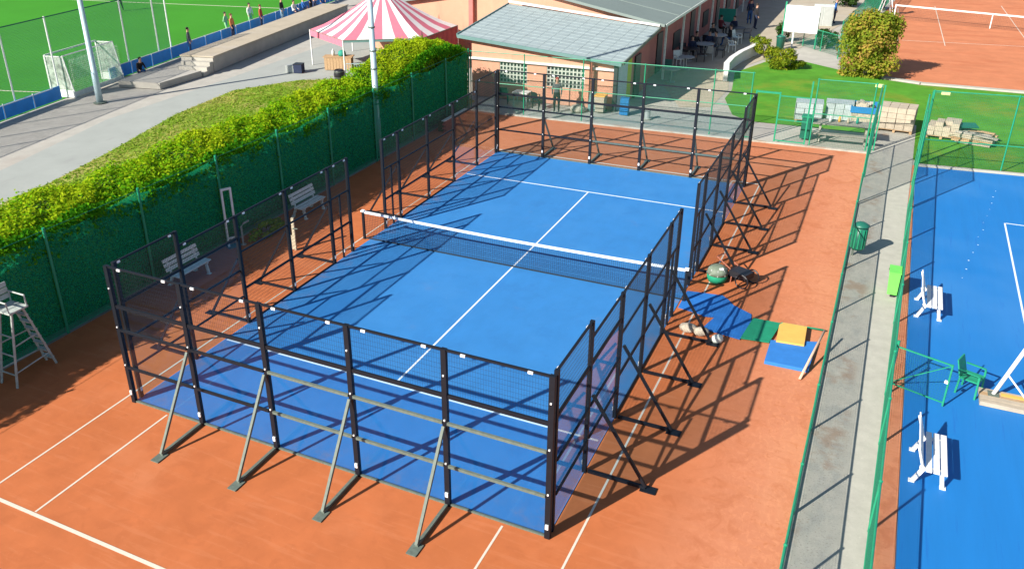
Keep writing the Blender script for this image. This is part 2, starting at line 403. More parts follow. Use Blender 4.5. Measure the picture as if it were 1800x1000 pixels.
def leaves(name, P, N, size, m, parent=None, kind=None, tint=None, aspect=0.6):
    """P points, N preferred normals; one bent leaf-sized quad each"""
    n = len(P)
    N = N + rng.normal(0, 0.55, (n, 3)); N /= np.linalg.norm(N, axis=1)[:, None] + 1e-9
    A = rng.normal(0, 1, (n, 3)); A -= (A * N).sum(1)[:, None] * N; A /= np.linalg.norm(A, axis=1)[:, None] + 1e-9
    B = np.cross(N, A)
    s = size * rng.uniform(0.6, 1.4, n)[:, None]
    V = np.empty((n, 4, 3))
    V[:, 0] = P - A * s; V[:, 1] = P - B * s * aspect; V[:, 2] = P + A * s; V[:, 3] = P + B * s * aspect
    me = bpy.data.meshes.new(name)
    me.vertices.add(4 * n); me.vertices.foreach_set('co', V.reshape(-1))
    me.loops.add(4 * n); me.loops.foreach_set('vertex_index', np.arange(4 * n, dtype=np.int32))
    me.polygons.add(n); me.polygons.foreach_set('loop_start', np.arange(0, 4 * n, 4, dtype=np.int32))
    me.polygons.foreach_set('loop_total', np.full(n, 4, dtype=np.int32))
    me.update(calc_edges=True)
    at = me.attributes.new("tint", 'FLOAT', 'POINT')
    t = rng.uniform(0, 1, n) if tint is None else tint
    at.data.foreach_set('value', np.repeat(np.clip(t, 0, 1), 4).astype(np.float32))
    me.materials.append(m)
    o = bpy.data.objects.new(name, me); COL.objects.link(o)
    if parent: o.parent = parent
    if kind: o['kind'] = kind
    return o

# ================================================================== THE SETTING
BIG = 400
struct("ground", flat([(-BIG, -BIG), (BIG, -BIG), (BIG, BIG), (-BIG, BIG)], -0.03), PAVE)
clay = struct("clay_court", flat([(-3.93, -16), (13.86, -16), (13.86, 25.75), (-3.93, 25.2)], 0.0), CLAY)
turf = struct("court_turf", MB().prism([(0, 0), (10, 0), (10, 20), (0, 20)], 0.001, 0.016), TURF)
struct("concrete_path", flat([(13.89, -16), (15.17, -16), (15.25, 8), (15.52, 25), (15.6, 31), (13.95, 31), (13.89, 25)], -0.004), CONC)
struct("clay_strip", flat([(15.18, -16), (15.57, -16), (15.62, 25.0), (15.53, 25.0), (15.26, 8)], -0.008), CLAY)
pitch = struct("blue_pitch", flat([(15.58, -16), (60, -16), (60, 29.0), (15.64, 24.85)], 0.0), PITCH)
struct("pale_kerb", MB().bar((15.62, 24.95, 0.03), (60, 29.1, 0.03), 0.14, 0.08), CONC)
struct("clay_edging", MB().bar((-3.9, 25.3, 0.02), (13.88, 25.85, 0.02), 0.16, 0.07), CONC)
struct("lawn", flat([(6.9, 34.4), (6.9, 32.5), (7.8, 29.6), (8.7, 28.8), (13.6, 28.9), (15.0, 27.4), (15.7, 25.3), (60, 29.6), (60, 40), (20.4, 39.2), (15.75, 39.24), (12.9, 40.2), (11.6, 41.4), (9.6, 42.9), (7.6, 42.6), (6.3, 38.5)], -0.006), LAWN)
clay2 = struct("far_clay_court", flat([(11.4, 42.9), (13.0, 41.0), (15.7, 39.9), (20.4, 39.75), (70, 41), (70, 110), (15.2, 110), (13.6, 70.8)], -0.002), CLAY2)
struct("court_kerb", MB().bar((12.9, 40.6, 0.02), (15.7, 39.6, 0.02), 0.35, 0.08).bar((15.7, 39.55, 0.021), (21, 39.5, 0.021), 0.35, 0.08).bar((21, 39.5, 0.02), (70, 40.6, 0.02), .35, .08), CONC)
# field behind the advertising boards
def L(t, off=0.0):
    """point along the field edge: t metres along y from y=11, off metres towards the court"""
    d = Vector((-0.182, 0.983)); nrm = Vector((0.983, 0.182))
    p = Vector((-23.0, 11.0)) + d * t + nrm * off
    return p.x, p.y
LA = math.atan2(0.983, -0.182) - math.pi / 2
field = struct("sports_field", flat([L(-60, -0.1), L(140, -0.1), (-250, 200), (-250, -80)], -0.012), FIELD)
struct("pale_path", flat([(-5.5, -16), (-5.5, -4), (-13.0, 5.0), (-13.6, 10), (-16.5, 19), (-17.4, 24), (-15.4, 27.8), (-13, 29), (-9, 30), (-6, 31), (-6.5, 60), (-22, 70), (-20.0, 33), (-19.6, 26), (-19.3, 17), (-17.4, 10), (-15.5, 0), (-15, -16)], -0.018), SMOOTHPATH)
struct("sandy_path", flat([(5.2, 30.0), (6.6, 30.6), (6.7, 34.5), (6.0, 38.6), (7.3, 43), (8.8, 47), (11, 60), (12.5, 110), (2, 110), (3.0, 60), (3.4, 34)], -0.017), SAND)
bank = struct("grass_bank", flat([(-4.4, -16), (-4.4, 27.0), (-6, 28.4), (-11, 28.4), (-13.4, 28.3), (-15.5, 27.4), (-17.4, 24), (-16.8, 19), (-15.2, 13.6), (-14.2, 9.5), (-14.0, 7.5), (-12.5, 3), (-12, -16)], 0.01), BANK)

# painted lines ------------------------------------------------------
def line(parent, p, q, w, z, m=LINE):
    MB().bar((*p, z), (*q, z), w, 0.003).build("painted_line", m, parent)
for x, y0, y1 in [(-0.31, -3.53, 20.25), (10.50, -3.53, 20.25), (1.04, -3.5, -0.08), (9.15, -3.5, -0.08), (1.04, 20.08, 20.25), (9.15, 20.08, 20.25)]:
    line(clay, (x, y0), (x, y1), 0.042, 0.003)
line(clay, (-0.31, -3.56), (10.50, -3.56), 0.075, 0.0055)
line(clay, (-0.31, 20.3), (10.50, 20.3), 0.07, 0.0055)
line(turf, (0.06, 3.05), (9.94, 3.05), 0.055, 0.0185, TURFLINE)
line(turf, (0.06, 16.95), (9.94, 16.95), 0.055, 0.0185, TURFLINE)
line(turf, (5, 3.08), (5, 16.92), 0.05, 0.0185, TURFLINE)
line(pitch, (18.33, -8), (18.33, 19.76), 0.05, 0.003, TURFLINE)
line(pitch, (18.36, 19.76), (40, 19.9), 0.05, 0.006, TURFLINE)
for k in range(13):
    f = k / 12
    x, y = 18.28 + (17.0 - 18.28) * f, 23.0 + (14.7 - 23.0) * f
    s = 0.010 + 0.014 * random.random()
    MB().lathe([(s, 0.001), (s, 0.004)], 8, (x + random.uniform(-.05, .05), y, 0)).build("paint_mark", TURFLINE, pitch)
line(field, L(9, -4.5), L(9.3, -0.3), 0.12, -0.008, LINE)
line(field, L(9, -4.5), L(9, -14), 0.12, -0.008, LINE)
line(field, (-70, 43.5), (-49.7, 46.0), 0.14, -0.008, LINE)
line(field, (-49.5, 46.0), (-30.2, 48.6), 0.14, -0.008, LINE)
line(field, (-46, 20), (-30, 17), 0.12, -0.008, LINE)
line(clay2, (14.5, 52.0), (70, 56.5), 0.045, 0.003)
line(clay2, (14.3, 50.8), (13.9, 66), 0.045, 0.006)
line(clay2, (17.0, 51.0), (16.5, 68), 0.045, 0.0062)
line(clay2, (22.0, 46.0), (21.2, 70), 0.045, 0.0062)

# ================================================================== PADEL COURT
H4, HB, HM1, HM2, HS = 3.42, 2.46, 1.9, 0.95, 3.06
def brace(parent, base, out, h=1.85, m=GALV):
    """leaning strut, ground bar and foot plate from a post at base towards out (unit vector)"""
    b = Vector(base); o = Vector((*out, 0))
    foot = b + o * 1.2
    br = MB().bar(b + o * 0.06 + Vector((0, 0, h)), foot + Vector((0, 0, 0.07)), 0.055).bar(b + o * 0.05 + Vector((0, 0, 0.05)), foot + Vector((0, 0, 0.05)), 0.06, 0.06).build("brace", m, parent)
    side = Vector((-o.y, o.x, 0))
    MB().box(foot + o * 0.06 + Vector((0, 0, 0.016)), (0.30 if abs(o.x) > .5 else 0.2, 0.2 if abs(o.x) > .5 else 0.30, 0.02)).build("base_plate", m, br)
def clip(parent, c, d=(0.075, 0.05, 0.05)):
    MB().box(c, d).build("clip", CLIP, parent)

def end_wall(y, out, label, mm):
    t = thing("end_wall", label, "court wall", (5, y, 0))
    for k in range(6):
        x = -5 + 2 * k
        MB().bar((x, 0, 0), (x, 0, H4), 0.10, 0.085).build("post", STEEL, t)
        for z in (0.28,):
            clip(t, (x, out * 0.0 - 0.053 * 1, z), (0.06, 0.03, 0.10))
        for z in (1.0, 1.96, 2.9):
            clip(t, (x, -0.052, z), (0.03, 0.02, 0.03))
        if 0 < k < 5: brace(t, (x, out * 0.03, 0), (0, out), 1.86 if out < 0 else 1.6, GALV)
    for k in range(5):
        x0, x1 = -5 + 2 * k + 0.05, -5 + 2 * k + 1.95
        MB().bar((x0, 0, H4 - 0.02), (x1, 0, H4 - 0.02), 0.04).build("top_rail", STEEL, t)
        MB().bar((x0, 0, HB), (x1, 0, HB), 0.05, 0.075).build("middle_rail", STEEL, t)
        MB().bar((x0, out * 0.04, HM1), (x1, out * 0.04, HM1), 0.05, 0.055).build("rail", GALV if k > 1 else STEEL, t)
        MB().bar((x0, out * 0.04, HM2), (x1, out * 0.04, HM2), 0.05, 0.055).build("rail", GALV if k > 1 else STEEL, t)
        MB().bar((x0, 0, 0.03), (x1, 0, 0.03), 0.05, 0.03).build("sill", GALV, t)
        MB().box(((x0 + x1) / 2, 0, 1.235), (1.886, 0.010, 2.37)).build("glass_panel", GLASS, t)
        MB().grid((x0, 0, HB + 0.04), (1, 0, 0), (0, 0, 1), 1.9, H4 - HB - 0.08, 0.05, 0.10, 0.0024).build("wire_mesh", WIRE, t, kind="stuff")
        for dx in (0.33, 1.57):
            clip(t, (x0 + dx, -0.03, H4 - 0.03), (0.09, 0.03, 0.045))
    return t
end_wall(0, -1, "near end wall of the padel court, four struts leaning out towards the camera", GALV)
end_wall(20, 1, "far end wall of the padel court, standing in front of the pink clubhouse", STEEL)

def side_wall(x, out, y0, sgn, label):
    """half a side: local y runs from the corner (0) towards the net (9)"""
    t = thing("side_wall", label, "court wall", (x, y0, 0), 0.0, "side walls of the padel court")
    Y = lambda v: sgn * v
    for v, h in [(0.20, H4), (2, H4), (4, HS), (6, HS), (8, HS), (8.5, 2.06), (9, HS)]:
        w = 0.08 if v not in (8.5,) else 0.05
        MB().bar((0, Y(v), 0), (0, Y(v), h), w).build("post", STEEL, t)
        clip(t, (-out * 0.045, Y(v), 0.24), (0.02, 0.05, 0.10))
        if v in (2, 4, 6, 8): brace(t, (out * 0.03, Y(v), 0), (out, 0), 1.84, STEEL)
    def rail(a, b, z, w=0.04, h=0.04, nm="rail", off=0.0):
        MB().bar((out * off, Y(a), z), (out * off, Y(b), z), w, h).build(nm, STEEL, t)
    rail(0.25, 1.95, H4 - 0.02, nm="top_rail"); 
    for a, b in ((2.05, 3.95), (4.05, 5.95), (6.05, 7.95), (8.05, 8.95)):
        rail(a, b, HS - 0.02, nm="top_rail")
    for a, b in ((0.25, 1.95), (2.05, 3.95)):
        rail(a, b, HB, 0.05, 0.06, "middle_rail")
        rail(a, b, 1.55, off=0.035); rail(a, b, 0.8, off=0.035)
        MB().box((0, Y((a + b) / 2), 1.235), (0.010, b - a - 0.01, 2.37)).build("glass_panel", GLASS, t)
        top = H4 if b < 2 else HS
        MB().grid((0, Y(a), HB + 0.04), (0, sgn, 0), (0, 0, 1), b - a, top - HB - 0.08, 0.05, 0.10, 0.0042).build("wire_mesh", WIRE, t, kind="stuff")
    for a, b in ((4.05, 5.95), (6.05, 7.95)):
        rail(a, b, 2.05); rail(a, b, 1.02, 0.05, 0.05); rail(a, b, 0.03, .04, .03, "sill")
        MB().grid((0, Y(a), 0.05), (0, sgn, 0), (0, 0, 1), b - a, HS - 0.09, 0.05, 0.10, 0.0042).build("wire_mesh", WIRE, t, kind="stuff")
    rail(8.05, 8.95, 2.05); rail(8.05, 8.95, 1.02, 0.05, 0.05)
    MB().grid((0, Y(8.05), 0.05), (0, sgn, 0), (0, 0, 1), 0.9, HS - 0.09, 0.05, 0.10, 0.0042).build("wire_mesh", WIRE, t, kind="stuff")
    for v in (0.3, 1.8, 2.2, 3.7, 4.3, 5.8, 6.3, 7.7, 8.3, 8.85):
        clip(t, (-out * 0.028, Y(v), (H4 if v < 2 else HS) - 0.04), (0.025, 0.08, 0.045))
    return t
side_wall(0, -1, 0, 1, "left side wall of the padel court, near half, in front of the two white benches")
side_wall(10, 1, 0, 1, "right side wall of the padel court, near half, nearest the coloured mats")
side_wall(0, -1, 20, -1, "left side wall of the padel court, far half, behind the tall lamp pole")
side_wall(10, 1, 20, -1, "right side wall of the padel court, far half, beyond the green tub")

net = thing("padel_net", "low black net with white top band stretched across the blue padel court", "net", (5, 10, 0))
for x in (-5.2, 5.1):
    MB().bar((x, 0, 0), (x, 0, 0.94), 0.07).build("net_post", STEEL, net)
    MB().box((x, 0, 0.965), (0.11, 0.11, 0.05)).build("post_cap", CLIP, net)
def nz(x): return 0.87 + 0.06 * abs(x / 5.15) ** 1.6
tb = MB()
xs = np.linspace(-5.2, 5.1, 25)
for a, b in zip(xs[:-1], xs[1:]):
    tb.bar((a, 0, nz(a)), (b, 0, nz(b)), 0.03, 0.075)
tb.build("top_band", TURFLINE, net)
nb = MB()
for x in np.arange(-5.16, 5.08, 0.06):
    nb.bar4(Vector((x, 0, 0.05)), Vector((x, 0, nz(x) - 0.03)), 0.006)
for z in np.arange(0.06, 0.86, 0.06):
    nb.bar4(Vector((-5.16, 0, z)), Vector((5.08, 0, z)), 0.006)
nb.build("net_mesh", NETBLACK, net, kind="stuff")
MB().bar((-5.16, 0, 0.045), (5.08, 0, 0.045), 0.02, 0.04).build("bottom_cord", NETBLACK, net)

# ================================================================== FENCES
def wire_fence(label, p, q, h, posts, name="wire_fence", pitch=0.06, t=0.0042, mm=GWIRE, pm=GPOST, rails=(1.0,), pw=0.055):
    p, q = Vector((*p, 0)), Vector((*q, 0)); d = (q - p); ln = d.length; d.normalize()
    f = thing(name, label, "fence", p)
    for s in posts:
        MB().tube([d * s, d * s + Vector((0, 0, h))], pw / 2, 8).build("post", pm, f)
        MB().lathe([(pw / 2 + .006, 0), (pw / 2 + .006, .03), (0.01, .045)], 8, (d * s + Vector((0, 0, h)))).build("post_cap", pm, f)
    for r in rails:
        MB().tube([Vector((0, 0, h * r)), d * ln + Vector((0, 0, h * r))], 0.021, 6).build("rail", pm, f)
    MB().grid((0, 0, 0.03), d, (0, 0, 1), ln, h - 0.03, pitch, pitch, t).build("wire_mesh", mm, f, kind="stuff")
    return f
wire_fence("low green wire fence between the orange clay and the concrete path", (13.87, -14), (13.87, 19.7), 1.13, [0.0, 2.9, 5.8, 8.7, 11.6, 14.3, 16.5, 19.3, 22.2, 25.0, 27.9, 30.7, 33.6], rails=(1.0, 0.06))
wire_fence("low green wire fence between the concrete path and the blue pitch", (15.05, -3.0), (15.46, 19.8), 1.12, [0, 2.8, 5.6, 8.4, 10.4, 14.0, 16.9, 19.8, 22.8], rails=(1.0, 0.06))
wire_fence("taller green fence section at the far left end of the concrete path", (13.88, 19.75), (13.95, 25.85), 2.8, [0.1, 3.0, 6.0], rails=(1.0, 0.4))
wire_fence("taller green fence section at the far corner of the blue pitch", (15.47, 19.9), (15.6, 25.05), 2.75, [0.05, 2.6, 5.1], rails=(1.0, 0.4), pitch=0.06, t=0.0036)
wire_fence("tall green fence along the grass at the far end of the blue pitch", (15.7, 25.15), (42, 27.6), 2.9, [0.05, 2.85, 5.7, 8.6, 11.5, 14.4, 17.3, 20.2, 23.1, 26.0], rails=(1.0, 0.35))
wire_fence("tall green fence behind the far end of the clay, before the clubhouse", (-3.9, 25.45), (9.1, 25.86), 2.85, [0.02, 2.75, 5.6, 8.4, 11.4, 12.95], rails=(1.0, 0.5))
wire_fence("short tall green fence piece between the clay and the pallets", (11.55, 25.9), (13.8, 25.95), 2.8, [0.05, 2.2], rails=(1.0, 0.5))
gt = thing("wire_gate", "green metal gate in the far fence, beside the right corner of the clay", "gate", (9.2, 25.88, 0))
for x in (0.05, 1.0, 2.2):
    MB().bar((x, 0, 0), (x, 0, 2.15 if x != 2.2 else 2.7), 0.06).build("gate_post", GPOST, gt)
MB().bar((0.08, 0, 2.1), (0.97, 0, 2.1), 0.07).build("lintel", GPOST, gt)
MB().bar((1.03, 0, 2.0), (2.17, 0, 2.0), 0.04).bar((1.03, 0, 0.1), (2.17, 0, 0.1), 0.04).bar((1.03, 0, 1.0), (2.17, 0, 1.0), 0.04).build("gate_leaf", GPOST, gt)
MB().grid((1.03, 0, 0.1), (1, 0, 0), (0, 0, 1), 1.14, 1.9, 0.06, 0.06, 0.004).build("wire_mesh", GWIRE, gt, kind="stuff")

og = thing("open_gate", "open green wire gate leaf standing out over the blue pitch beside the path fence", "gate", (15.27, 7.82, 0), R(-19.5))
MB().bar((0, 0, 1.05), (1.17, 0, 1.05), 0.028).bar((0.02, 0, 0.1), (1.17, 0, 0.1), 0.025).bar((1.17, 0, 0.02), (1.17, 0, 1.07), 0.035).bar((0.02, 0, 0.02), (0.02, 0, 1.2), 0.05).bar((0.02, 0, 0.12), (1.15, 0, 1.03), 0.018).build("gate_frame", GPOST, og)
MB().grid((0.04, 0, 0.1), (1, 0, 0), (0, 0, 1), 1.12, 0.94, 0.06, 0.06, 0.0022).build("wire_mesh", GWIRE, og, kind="stuff")
MB().box((1.13, 0, 0.62), (0.07, 0.05, 0.06)).build("latch", CLIP, og)

# windscreen fence and hedge on the left -----------------------------
sf = thing("screen_fence", "green windscreen netting on tall green posts along the left hedge", "fence", (-3.97, 0, 0))
PY = [-7.6, -4.55, -1.5, 1.58, 4.66, 7.8, 10.8, 13.8, 16.9, 19.95, 23.06, 25.4]
for y in PY:
    MB().tube([(0, y, 0), (0, y, 2.97)], 0.038, 8).build("post", GPOST, sf)
for a, b in zip(PY[:-1], PY[1:]):
    n = 30; mb = MB(); ph = random.random() * 6
    vs = []; nzv = 8
    for i in range(n + 1):
        for j in range(nzv + 1):
            u, w = i / n, j / nzv
            top = 2.80 + 0.04 * math.sin(ph + 5 * u) - 0.10 * math.sin(math.pi * u)
            vs.append((-0.05 + (0.04 * math.sin(3.1 * u * math.pi + ph + 2 * w) + 0.018 * math.sin(17 * u + 5 * w + ph) + 0.012 * math.sin(31 * u - 7 * w)) * math.sin(math.pi * u), a + 0.03 + (b - a - 0.06) * u, 0.02 + top * w))
    fs = [(i * (nzv + 1) + j, (i + 1) * (nzv + 1) + j, (i + 1) * (nzv + 1) + j + 1, i * (nzv + 1) + j + 1) for i in range(n) for j in range(nzv)]
    mb.add(vs, fs).build("screen_panel", SCREEN, sf, smooth=True)
MB().tube([(0.0, -7.6, 2.9), (0.0, 25.4, 2.9)], 0.008, 5).build("top_wire", GPOST, sf)
MB().tube([(0.0, -7.6, 0.06), (0.0, 25.4, 0.06)], 0.012, 5).build("bottom_wire", GPOST, sf)

hg = thing("hedge", "long yellow green hedge growing over the green windscreen fence", "hedge", (-4.1, 0, 0))
def hz(y):
    return 2.92 + 0.09 * math.sin(y * 0.9) + 0.06 * math.sin(y * 2.3 + 1) + 0.04 * math.sin(y * 5.1) + 0.55 * max(0, min(1, (y - 18) / 3)) * max(0, min(1, (25.7 - y) / 2.0))
def prof(u, h):
    """cross-section of the hedge: u 0..1 from front foot over the top to back foot (x, z, nx, nz)"""
    pts = [(-0.10, 0.1), (-0.10, 1.4), (-0.14, 2.3), (-0.30, h - 0.22), (-0.75, h - 0.02), (-1.60, h + 0.05), (-2.35, h - 0.12), (-2.65, 1.6), (-2.65, 0.1)]
    s = u * (len(pts) - 1); i = min(int(s), len(pts) - 2); f = s - i
    a, b = pts[i], pts[i + 1]
    tx, tz = b[0] - a[0], b[1] - a[1]; ln = math.hypot(tx, tz)
    return a[0] + tx * f, a[1] + tz * f, tz / ln, -tx / ln
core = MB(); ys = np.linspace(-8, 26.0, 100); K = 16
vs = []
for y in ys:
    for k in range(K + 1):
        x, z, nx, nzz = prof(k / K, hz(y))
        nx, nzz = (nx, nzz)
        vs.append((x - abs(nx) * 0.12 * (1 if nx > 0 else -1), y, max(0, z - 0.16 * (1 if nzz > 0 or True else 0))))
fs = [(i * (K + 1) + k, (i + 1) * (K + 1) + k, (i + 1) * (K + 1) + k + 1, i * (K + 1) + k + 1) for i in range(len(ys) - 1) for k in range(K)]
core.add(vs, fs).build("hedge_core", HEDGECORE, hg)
P = []; N = []; T = []
n_leaf = 120000
for i in range(n_leaf):
    y = -7.5 + 33.4 * random.random()
    u = random.choice((random.uniform(0.30, 0.8), random.uniform(0.34, 0.72), random.uniform(0.0, 0.45)))
    x, z, nx, nzz = prof(u, hz(y))
    lump = 0.05 * math.sin(y * 3.3 + x * 5) + 0.06 * math.sin(y * 8.1 + z * 4 + 1.3) * math.sin(x * 9) + random.gauss(0, 0.055)
    if u > 0.28: x += nx * lump; z += nzz * lump + (0.12 * random.random() ** 3 if nzz > .5 else 0)
    else: x = min(x, -0.09) - 0.05 * random.random()
    P.append((x, y, max(0.03, z))); N.append((nx, 0, nzz + 0.3))
    T.append(max(0.34, 0.70 + 0.30 * (z - 2.5)) + 0.16 * math.sin(y * 1.7 + x) * math.sin(y * 0.63 + 2) + random.gauss(0, 0.16))  # yellower with height: sunlit glow of the hedge top painted into the leaves
# sprays hanging forward over the top of the screen
for c in range(620):
    y = -7 + 32.6 * random.random(); zz = hz(y) - 0.16; drop = random.choice((0.15, 0.2, 0.35, 0.7)) * random.random()
    for k in range(int(26 + 40 * drop)):
        f = random.random()
        P.append((0.02 + 0.16 * random.random() - 0.25 * (1 - f), y + random.gauss(0, 0.13), zz + 0.1 - (drop + 0.15) * f + random.gauss(0, 0.05)))
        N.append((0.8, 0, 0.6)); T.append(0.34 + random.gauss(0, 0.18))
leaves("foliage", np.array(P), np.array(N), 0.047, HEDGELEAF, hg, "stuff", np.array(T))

# dry grass tufts on the bank
P = []; N = []; T = []
BP = [(-5.5, 2), (-5.5, 27.6), (-6, 28.4), (-11, 28.4), (-13.4, 28.3), (-15.5, 27.4), (-17.4, 24), (-16.8, 19), (-15.2, 13.6), (-14.2, 9.5), (-14.0, 7.5), (-12.5, 3), (-12.4, 2)]
def inside(x, y, poly):
    c = False
    for (x0, y0), (x1, y1) in zip(poly, poly[1:] + poly[:1]):
        if (y0 > y) != (y1 > y) and x < (x1 - x0) * (y - y0) / (y1 - y0) + x0: c = not c
    return c
while len(P) < 42000:
    x = random.uniform(-17.6, -5.5); y = random.uniform(2, 28.4)
    if not inside(x + random.gauss(0, .05), y, BP): continue
    P.append((x, y, 0.015 + 0.02 * random.random())); N.append((0, 0, 1.6))
    T.append(0.5 + 0.3 * math.sin(x * 0.9 + 1) * math.sin(y * 0.5) + random.gauss(0, 0.2))
leaves("grass_tufts", np.array(P), np.array(N), 0.075, GRASSBLADE, bank, "stuff", np.array(T) + 0.08, 0.35)

# ================================================================== POLES
def lamp_pole(loc, label, r, h, bands):
    t = thing("lamp_pole", label, "lamp pole", loc)
    MB().tube([(0, 0, 0), (0, 0, 1.6), (0, 0, 1.62), (0, 0, h)], [r, r * 0.96, r * 0.84, r * 0.55], 12).build("pole", POLE, t, smooth=True)
    MB().lathe([(r * 2.0, 0), (r * 2.0, 0.03), (r * 1.2, 0.05)], 12).build("base_plate", GALV, t)
    for z in bands:
        MB().lathe([(r * 0.95, z), (r * 0.95, z + 0.05)], 12).build("band", GALV, t)
    for s in (-1, 1):
        MB().box((s * 0.5, 0, h + 0.1), (0.5, 0.3, 0.14)).build("floodlight", GREYPL, t)
    MB().bar((-0.8, 0, h), (0.8, 0, h), 0.07).build("crossarm", GALV, t)
lamp_pole((-4.22, 17.45, 0), "tall pale blue lamp pole rising beside the hedge, left of the court", 0.145, 13.0, (2.2, 3.6, 4.3, 5.2))
lamp_pole((-22.1, 19.2, 0), "tall pale lamp pole on the paving in front of the white goal", 0.17, 14.0, (1.5,))

# ================================================================== FIELD EDGE
bf = thing("advertising_boards", "row of blue boards on white posts along the green sports field", "boards", (*L(0), 0), LA)
spans = []
t_ = -16.0
while t_ < 44:
    if not (7.9 < t_ + 1.0 < 12.4): spans.append(t_)
    t_ += 2.0
for s in spans:
    MB().box((-0.02, s + 1.0, 0.40), (0.03, 1.97, 0.68)).build("board", BOARD, bf)
    MB().bar((0.03, s + 0.0, 0), (0.03, s + 0.0, 0.80), 0.035).build("post", WHITE, bf)
MB().bar((0.05, -16, 0.72), (0.05, 7.4, 0.72), 0.035).build("rail", WHITE, bf)
MB().bar((0.05, 12.6, 0.78), (0.05, 44, 0.78), 0.035).build("rail", WHITE, bf)
nf = thing("ball_net", "tall fine ball net on thin white posts at the left end of the sports field", "net", (*L(-10, -0.25), 0), LA)
for s in (3.0, 6.4, 9.1, 12.2, 15.1, 18.2, 21.2, 24.2, 27.2, 28.5):
    MB().tube([(0, s, 0), (0, s, 4.2)], 0.045, 8).build("post", WHITE, nf)
MB().tube([(0, 3, 4.15), (0, 28.5, 4.15)], 0.03, 5).build("top_rope", BIN, nf)
MB().grid((0, 3, 0.7), (0, 1, 0), (0, 0, 1), 25.5, 3.42, 0.07, 0.07, 0.007).build("netting", BIN, nf, kind="stuff")

gl = thing("field_goal", "white framed goal with white side nets standing at the edge of the sports field", "goal", (*L(8.5, -1.0), 0), LA)
W_, D_, HG = 4.1, 1.45, 2.15
for s in (0, W_):
    MB().bar((0, s, 0), (0, s, HG), 0.08).build("goal_post", WHITE, gl)
    MB().bar((D_, s, 0), (D_ - 0.35, s, HG), 0.05).bar((0, s, 0.03), (D_, s, 0.03), 0.05).bar((0, s, HG - .03), (D_ - 0.35, s, HG - .03), 0.05).build("side_frame", WHITE, gl)
    MB().face([(0.02, s, 0.42), (D_ - 0.06, s, 0.42), (D_ - 0.36, s, HG - 0.05), (0.02, s, HG - 0.05)]).build("side_net", GOALNET, gl)
    MB().box((D_ / 2, s, 0.22), (D_, 0.03, 0.36)).build("kick_board", WHITE, gl)
MB().bar((0, 0, HG), (0, W_, HG), 0.08).build("crossbar", WHITE, gl)
MB().bar((D_ - 0.35, 0, HG), (D_ - 0.35, W_, HG), 0.05).build("back_bar", WHITE, gl)
bn = MB(); bn.grid((D_ - 0.02, 0, 0.1), (0, 1, 0), (0, 0, 1), W_, 1.9, 0.10, 0.10, 0.006)
bn.build("back_net", WHITE, gl, kind="stuff")
MB().face([(D_ - 0.04, 0.03, 0.28), (D_ - 0.04, W_ - 0.03, 0.28), (D_ - 0.37, W_ - 0.03, HG - 0.06), (D_ - 0.37, 0.03, HG - 0.06)]).build("back_sheet", sheer("pale_green_net", (0.25, 0.5, 0.33), 0.55, 6), gl)
MB().box((D_ - 0.1, W_ / 2, 0.15), (0.03, W_ - 0.1, 0.26)).build("back_board", OLDWHITE, gl)

tr = thing("spectator_terrace", "long low concrete terrace with pale top facing the striped tent", "terrace", (*L(15.5, 2.4), 0), LA)
MB().prism([(0, 0), (2.1, 0), (2.1, 20), (0, 20)], 0, 0.85).build("wall_block", PAVE, tr)
MB().prism([(-0.05, -0.05), (2.18, -0.05), (2.18, 20.05), (-0.05, 20.05)], 0.853, 0.93).build("coping", SAND, tr)
for k in range(3):
    MB().prism([(0.2, -0.35 * (k + 1) - 0.05), (2.1, -0.35 * (k + 1) - 0.05), (2.1, -0.35 * k - 0.06), (0.2, -0.35 * k - 0.06)], 0, 0.64 - 0.21 * k).build("step", PAVE, tr)
MB().prism([(-1.2, -4.4), (1.4, -4.4), (2.0, -1.2), (-1.2, -1.2)], 0, 0.34).build("low_platform", PAVE, tr)

